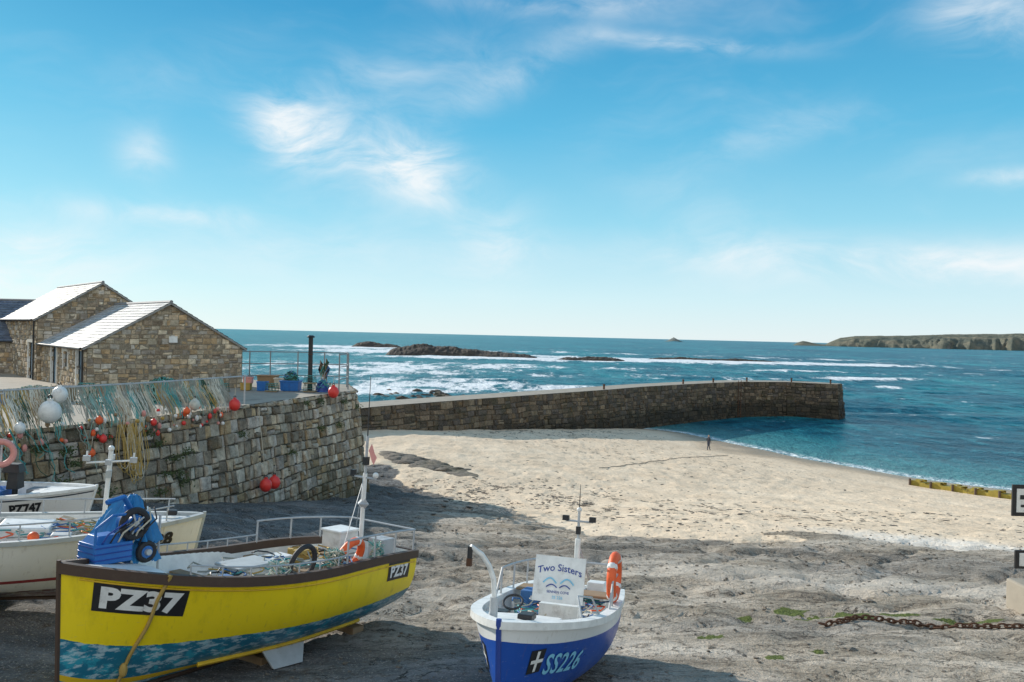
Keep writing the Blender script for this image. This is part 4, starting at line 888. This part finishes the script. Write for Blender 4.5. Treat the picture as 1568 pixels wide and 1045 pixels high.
for i in range(46):
    x=R.uniform(-27,-9); y=158+R.gauss(0,7); L.append((x,y,-.2,R.uniform(.6,1.8),R.uniform(.6,1.6),R.uniform(.3,.9)))
rocks('shore_rocks',L,mrd,9,2,.5)
mreef=rockmat('mat_reef',(.02,.016,.013),(.11,.08,.055),.5,.8)
def reef(name,pts,y0,hw,seed):
    xs_=np.linspace(pts[0][0],pts[-1][0],300); k=np.linspace(-1,1,26); Xr,Kr=np.meshgrid(xs_,k)
    top=np.interp(Xr,[p[0] for p in pts],[p[1] for p in pts]); nz=fbm(Xr*.16,Kr*2.2,5,seed)
    Zr=top*np.clip(1-np.abs(Kr)**2.2,0,1)*(.6+.7*nz)-.6-(1-np.clip(1-np.abs(Kr)**2.2,0,1))*1.5+(fbm(Xr*.8,Kr*6,2,seed+3)-.5)*.7
    gridmesh(name,Xr,y0+Kr*hw*(.7+.6*fbm(Xr*.03,Kr*0,3,seed+9)),Zr,mreef,{})
reef('rocky_reef',[(-74,0),(-70,4.6),(-62,6),(-50,6.2),(-38,5.6),(-24,4.8),(-12,4.0),(0,3.4),(10,2.6),(17,0)],470,17,3)
reef('rocky_reef',[(22,0),(30,2.2),(44,2.6),(56,2.3),(66,0)],440,7,13)
reef('rocky_reef',[(-140,0),(-132,4),(-122,5),(-112,3.5),(-100,2.6),(-93,0)],690,14,23)
reef('rocky_reef',[(82,0),(92,1.8),(110,2.0),(124,1.5),(140,2.0),(158,1.6),(172,0)],498,6,33)
q=MB(); x,y=52,158; q.sphere((x,y,.15),.45,'orange'); q.tube([(x,y,.5),(x,y,.9)],.08,'orange'); q.obj('channel_buoy')
# headland
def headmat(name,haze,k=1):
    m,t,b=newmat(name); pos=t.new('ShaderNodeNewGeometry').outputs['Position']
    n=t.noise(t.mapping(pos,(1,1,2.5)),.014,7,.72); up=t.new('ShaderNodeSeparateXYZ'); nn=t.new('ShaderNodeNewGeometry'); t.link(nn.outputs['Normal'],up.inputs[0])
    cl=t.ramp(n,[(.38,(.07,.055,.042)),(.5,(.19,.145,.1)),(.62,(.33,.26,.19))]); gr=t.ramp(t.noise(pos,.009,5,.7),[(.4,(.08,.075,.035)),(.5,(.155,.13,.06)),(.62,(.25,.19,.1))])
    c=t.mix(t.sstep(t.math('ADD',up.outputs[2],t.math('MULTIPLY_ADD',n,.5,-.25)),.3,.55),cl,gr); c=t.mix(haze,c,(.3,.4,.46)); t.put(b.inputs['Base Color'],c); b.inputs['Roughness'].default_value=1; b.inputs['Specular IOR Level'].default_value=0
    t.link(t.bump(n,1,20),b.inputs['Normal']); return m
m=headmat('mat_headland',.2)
px=[1060,1075,1095,1110,1135,1158,1180,1200,1235,1290,1400,1500,1600,1800,2100,2600,3400]; hz=[0,11,19,17,10,6,5,18,36,46,50,53,60,70,78,86,60]
nx,ny=560,34; xs_=np.linspace(1055,3400,nx); k=np.linspace(0,1,ny); Xh,K=np.meshgrid(xs_,k)
top=np.interp(Xh,px,hz)*(1+.1*(fbm(Xh*.02,K*3,4,5)-.5)); brk=.2+.4*fbm(Xh*.006,Xh*0+2,3,44)
prof=np.clip(K*5,0,1)**.8*brk+(1-brk)*np.clip(K*1.15,0,1)**.75; ero=np.abs(fbm(Xh*.016,K*2.0+7,5,8)-.5)*2
Zh=top*prof*(1+.4*(ero-.3)*(1-K))-4*(K<.01); Zh[-1]=0; Yh=3000+K*600-ero*160*(1-K)**2*np.clip((Xh-1180)/150,0.1,1)
Zh[:, 0]=-3; Xh2=Xh*(Yh/3000)
gridmesh('headland',Xh2,Yh,Zh,m,{})
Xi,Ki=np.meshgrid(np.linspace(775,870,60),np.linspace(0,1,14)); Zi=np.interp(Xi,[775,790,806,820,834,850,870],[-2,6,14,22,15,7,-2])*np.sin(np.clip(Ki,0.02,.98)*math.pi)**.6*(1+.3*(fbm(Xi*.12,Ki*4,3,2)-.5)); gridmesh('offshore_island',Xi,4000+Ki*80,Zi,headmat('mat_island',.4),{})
# ------------------------------------------------------------ right edge board
q=MB(); gx,gy=11.88,18.2; gz=H(gx,gy)
q.tube([(gx+.3,gy+.06,gz-.2),(gx+.3,gy+.06,9.6)],.05,'galv',8)
q.box((gx,gy,9.2),(.72,.05,.72),'black'); q.box((gx+.02,gy-.03,9.2),(.58,.02,.54),'white')
q.box((gx,gy-.045,9.28),(.4,.012,.1),'black'); q.box((gx,gy-.045,9.08),(.36,.012,.06),'black')
q.box((gx+.05,gy,7.85),(.62,.05,.42),'black'); q.box((gx+.08,gy-.03,7.85),(.5,.02,.3),'white')
q.obj('notice_board',smooth=False,bevel=.008)
q=MB(); q.box((12.15,18.0,H(12.15,18.0)+.25),(1.2,.8,.7),m_conc); q.obj('concrete_block',smooth=False,bevel=.05)
# ------------------------------------------------------------ person
def person(name,x,y,face):
    V=[];E=[];Rd=[]
    def a(p,r,par=None):
        V.append(p);Rd.append(r)
        if par is not None: E.append((par,len(V)-1))
        return len(V)-1
    pel=a((0,0,.93),.14); w=a((0,0,1.08),.125,pel); ch=a((0,.01,1.3),.15,w); nk=a((0,0,1.46),.06,ch); hd0=a((0,-.01,1.56),.075,nk); hd=a((0,-.01,1.66),.09,hd0); a((0,-.005,1.73),.06,hd)
    for s in(-1,1):
        hp=a((s*.09,0,.88),.1,pel); kn=a((s*.11,-.04*s,.5),.065,hp); an=a((s*.11,.08*s,.09),.045,kn); a((s*.12,.08*s-.16,.035),.035,an)
        sh=a((s*.17,0,1.4),.065,ch); el=a((s*.25,.03,1.14),.048,sh); wr=a((s*.24,-.09,.93),.03,el); pm=a((s*.235,-.11,.86),.028,wr)
        for i in range(4):
            f1=a((s*.235+(i-1.5)*.004,-.14+i*.018,.82-(.0 if i in(1,2) else -.008)),.009,pm); a((s*.228,-.135+i*.018,.78),.008,f1)
        th_=a((s*.22,-.14,.86),.011,pm); a((s*.215,-.155,.83),.009,th_)
    me=bpy.data.meshes.new(name); me.from_pydata(V,E,[]); ob=bpy.data.objects.new(name,me); COL.objects.link(ob)
    ob.modifiers.new('s','SKIN')
    for i,r in enumerate(Rd): me.skin_vertices[0].data[i].radius=(r,r*(.8 if i in(0,1,2) else 1))
    me.skin_vertices[0].data[0].use_root=True; ob.modifiers.new('ss','SUBSURF').levels=1
    m,t,b=newmat('mat_person'); tc=t.new('ShaderNodeTexCoord').outputs['Object']; z=t.new('ShaderNodeSeparateXYZ'); t.link(tc,z.inputs[0])
    c=t.ramp(t.math('DIVIDE',z.outputs[2],1.8),[(0,(.03,.03,.03)),(.05,(.03,.04,.07)),(.53,(.03,.035,.05)),(.825,(.45,.28,.2)),(.93,(.06,.04,.025))],'CONSTANT'); t.put(b.inputs['Base Color'],c); me.materials.append(m)
    ob.location=(x,y,H(x,y)); ob.rotation_euler=(0,0,face)
    q=MB(); q.sphere((0,-.1,1.63),.018,'skin'); q.sphere((.035,-.09,1.665),.01,'black'); q.sphere((-.035,-.09,1.665),.01,'black'); q.tube([(-.025,-.094,1.59),(.025,-.094,1.59)],.006,'red'); q.sphere((.088,0,1.65),.022,'skin'); q.sphere((-.088,0,1.65),.022,'skin'); q.obj('face',ob)
    return ob
person('man_walking',22.0,88.0,2.2)
# ------------------------------------------------------------ sun, sky
EL=math.radians(22.5); AZ=math.radians(-48)
sd=Vector((math.sin(AZ)*math.cos(EL),math.cos(AZ)*math.cos(EL),math.sin(EL)))
sl=bpy.data.lights.new('sun','SUN'); sl.energy=5; sl.angle=math.radians(.5); sl.color=(1,.93,.83); so=bpy.data.objects.new('sun',sl); COL.objects.link(so)
so.rotation_euler=sd.to_track_quat('Z','Y').to_euler()
w=bpy.data.worlds.new('World'); scene.world=w; w.use_nodes=True; t=NT(w.node_tree); bg=w.node_tree.nodes['Background']; bg.inputs[1].default_value=.12
sky=t.new('ShaderNodeTexSky',sky_type='NISHITA'); sky.sun_disc=False; sky.sun_elevation=EL; sky.sun_rotation=AZ; sky.air_density=1.0; sky.dust_density=.6; sky.ozone_density=1.5
tc=t.new('ShaderNodeTexCoord').outputs['Generated']; s=t.new('ShaderNodeSeparateXYZ'); t.link(tc,s.inputs[0])
az=t.math('MULTIPLY',t.math('ARCTAN2',s.outputs[0],s.outputs[1]),57.2958); el=t.math('MULTIPLY',t.math('ARCSINE',s.outputs[2]),57.2958)
cb_=t.new('ShaderNodeCombineXYZ'); t.link(az,cb_.inputs[0]); t.link(el,cb_.inputs[1]); ae=cb_.outputs[0]
K_=1/.12
base=t.mix(1,sky.outputs[0],(.45,1.0,1.15),'MULTIPLY')
grad=t.ramp(t.math('DIVIDE',el,40),[(0,(.84,.93,.95)),(.07,(.68,.89,.96)),(.2,(.33,.71,.89)),(.36,(.125,.51,.78)),(.58,(.035,.31,.6)),(1,(.03,.25,.53))])
gradk=t.mix(1,grad,(K_,)*3,'MULTIPLY')
base=t.mix(.92,base,gradk)
blobs=[(-15.9,13.5,2.8,2.1,-.5,1.2),(-10.6,12.2,5.5,2.3,-.35,.75),(-6.3,11.3,3.2,2.1,-.4,.95),(-9,17.6,8,2.0,.3,.3),(0,18.2,7,1.3,.45,.4),(-25,11.1,1.5,1.6,0,.55),(-24,7.4,6,.8,0,.6),(-1.3,6.3,3.0,2.4,.5,.55),(20,5.6,12,1.3,-.03,.65),(30,4.9,8,1.1,0,.85),(30,20,3.5,2.0,-.3,.75),(11.5,19.9,6,.5,-.12,.7),(3,22.6,10,.8,0,.45),(32,10.3,2.5,.5,0,.9),(18,14,6,1.2,.2,.3),(-33,3.5,7,2.8,0,.9),(-14,5.5,10,2,.0,.35),(13,9,7,3,-.5,.2),(-24,16,6,2,.4,.15)]
tot=None
for a0,e0,ra,re,ro,k in blobs:
    mp=t.new('ShaderNodeMapping',vector_type='TEXTURE'); t.link(ae,mp.inputs[0]); mp.inputs[1].default_value=(a0,e0,0); mp.inputs[2].default_value=(0,0,ro); mp.inputs[3].default_value=(ra,re,1)
    dt=t.new('ShaderNodeVectorMath',operation='DOT_PRODUCT'); t.link(mp.outputs[0],dt.inputs[0]); t.link(mp.outputs[0],dt.inputs[1])
    g=t.math('MULTIPLY',t.math('EXPONENT',t.math('MULTIPLY',dt.outputs['Value'],-1)),k); tot=g if tot is None else t.math('ADD',tot,g)
wv=t.noise(ae,.09,3,.5,col=True); dd=t.new('ShaderNodeVectorMath',operation='MULTIPLY_ADD'); t.link(wv,dd.inputs[0]); dd.inputs[1].default_value=(9,6,0); t.link(ae,dd.inputs[2])
cn=t.noise(t.mapping(dd.outputs[0],(.45,1.2,1),rot=(0,0,.35)),.28,7,.62,.4); cn2=t.noise(t.mapping(dd.outputs[0],(.3,.9,1),rot=(0,0,-.2)),.15,5,.6)
cm=t.math('MULTIPLY',tot,t.sstep(cn,.26,.74))
cm=t.math('ADD',cm,t.math('MULTIPLY',t.sstep(cn2,.48,.8),.18))
back_fill=t.sstep(t.math('MULTIPLY',s.outputs[1],-1),-.05,.5); cm=t.math('ADD',cm,t.math('MULTIPLY',back_fill,t.math('MULTIPLY_ADD',cn2,.8,.2)))  # unseen bright cloud behind the view, added to fill the shaded sides
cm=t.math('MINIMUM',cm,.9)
cloud_fill=t.mix(back_fill,(.92*K_,.96*K_,.98*K_),(1.2*K_,1.12*K_,1.0*K_))
out=t.mix(cm,base,cloud_fill); t.link(out,bg.inputs[0])
# ------------------------------------------------------------ camera
cam=bpy.data.cameras.new('camera'); cam.lens=28; cam.sensor_width=36; cam.clip_end=90000; cam.clip_start=.1
co=bpy.data.objects.new('camera',cam); COL.objects.link(co)
co.matrix_world=Matrix.Translation((0,0,12.7))@Matrix.Rotation(math.radians(90-.4),4,'X')@Matrix.Rotation(math.radians(1.34),4,'Z')
scene.camera=co
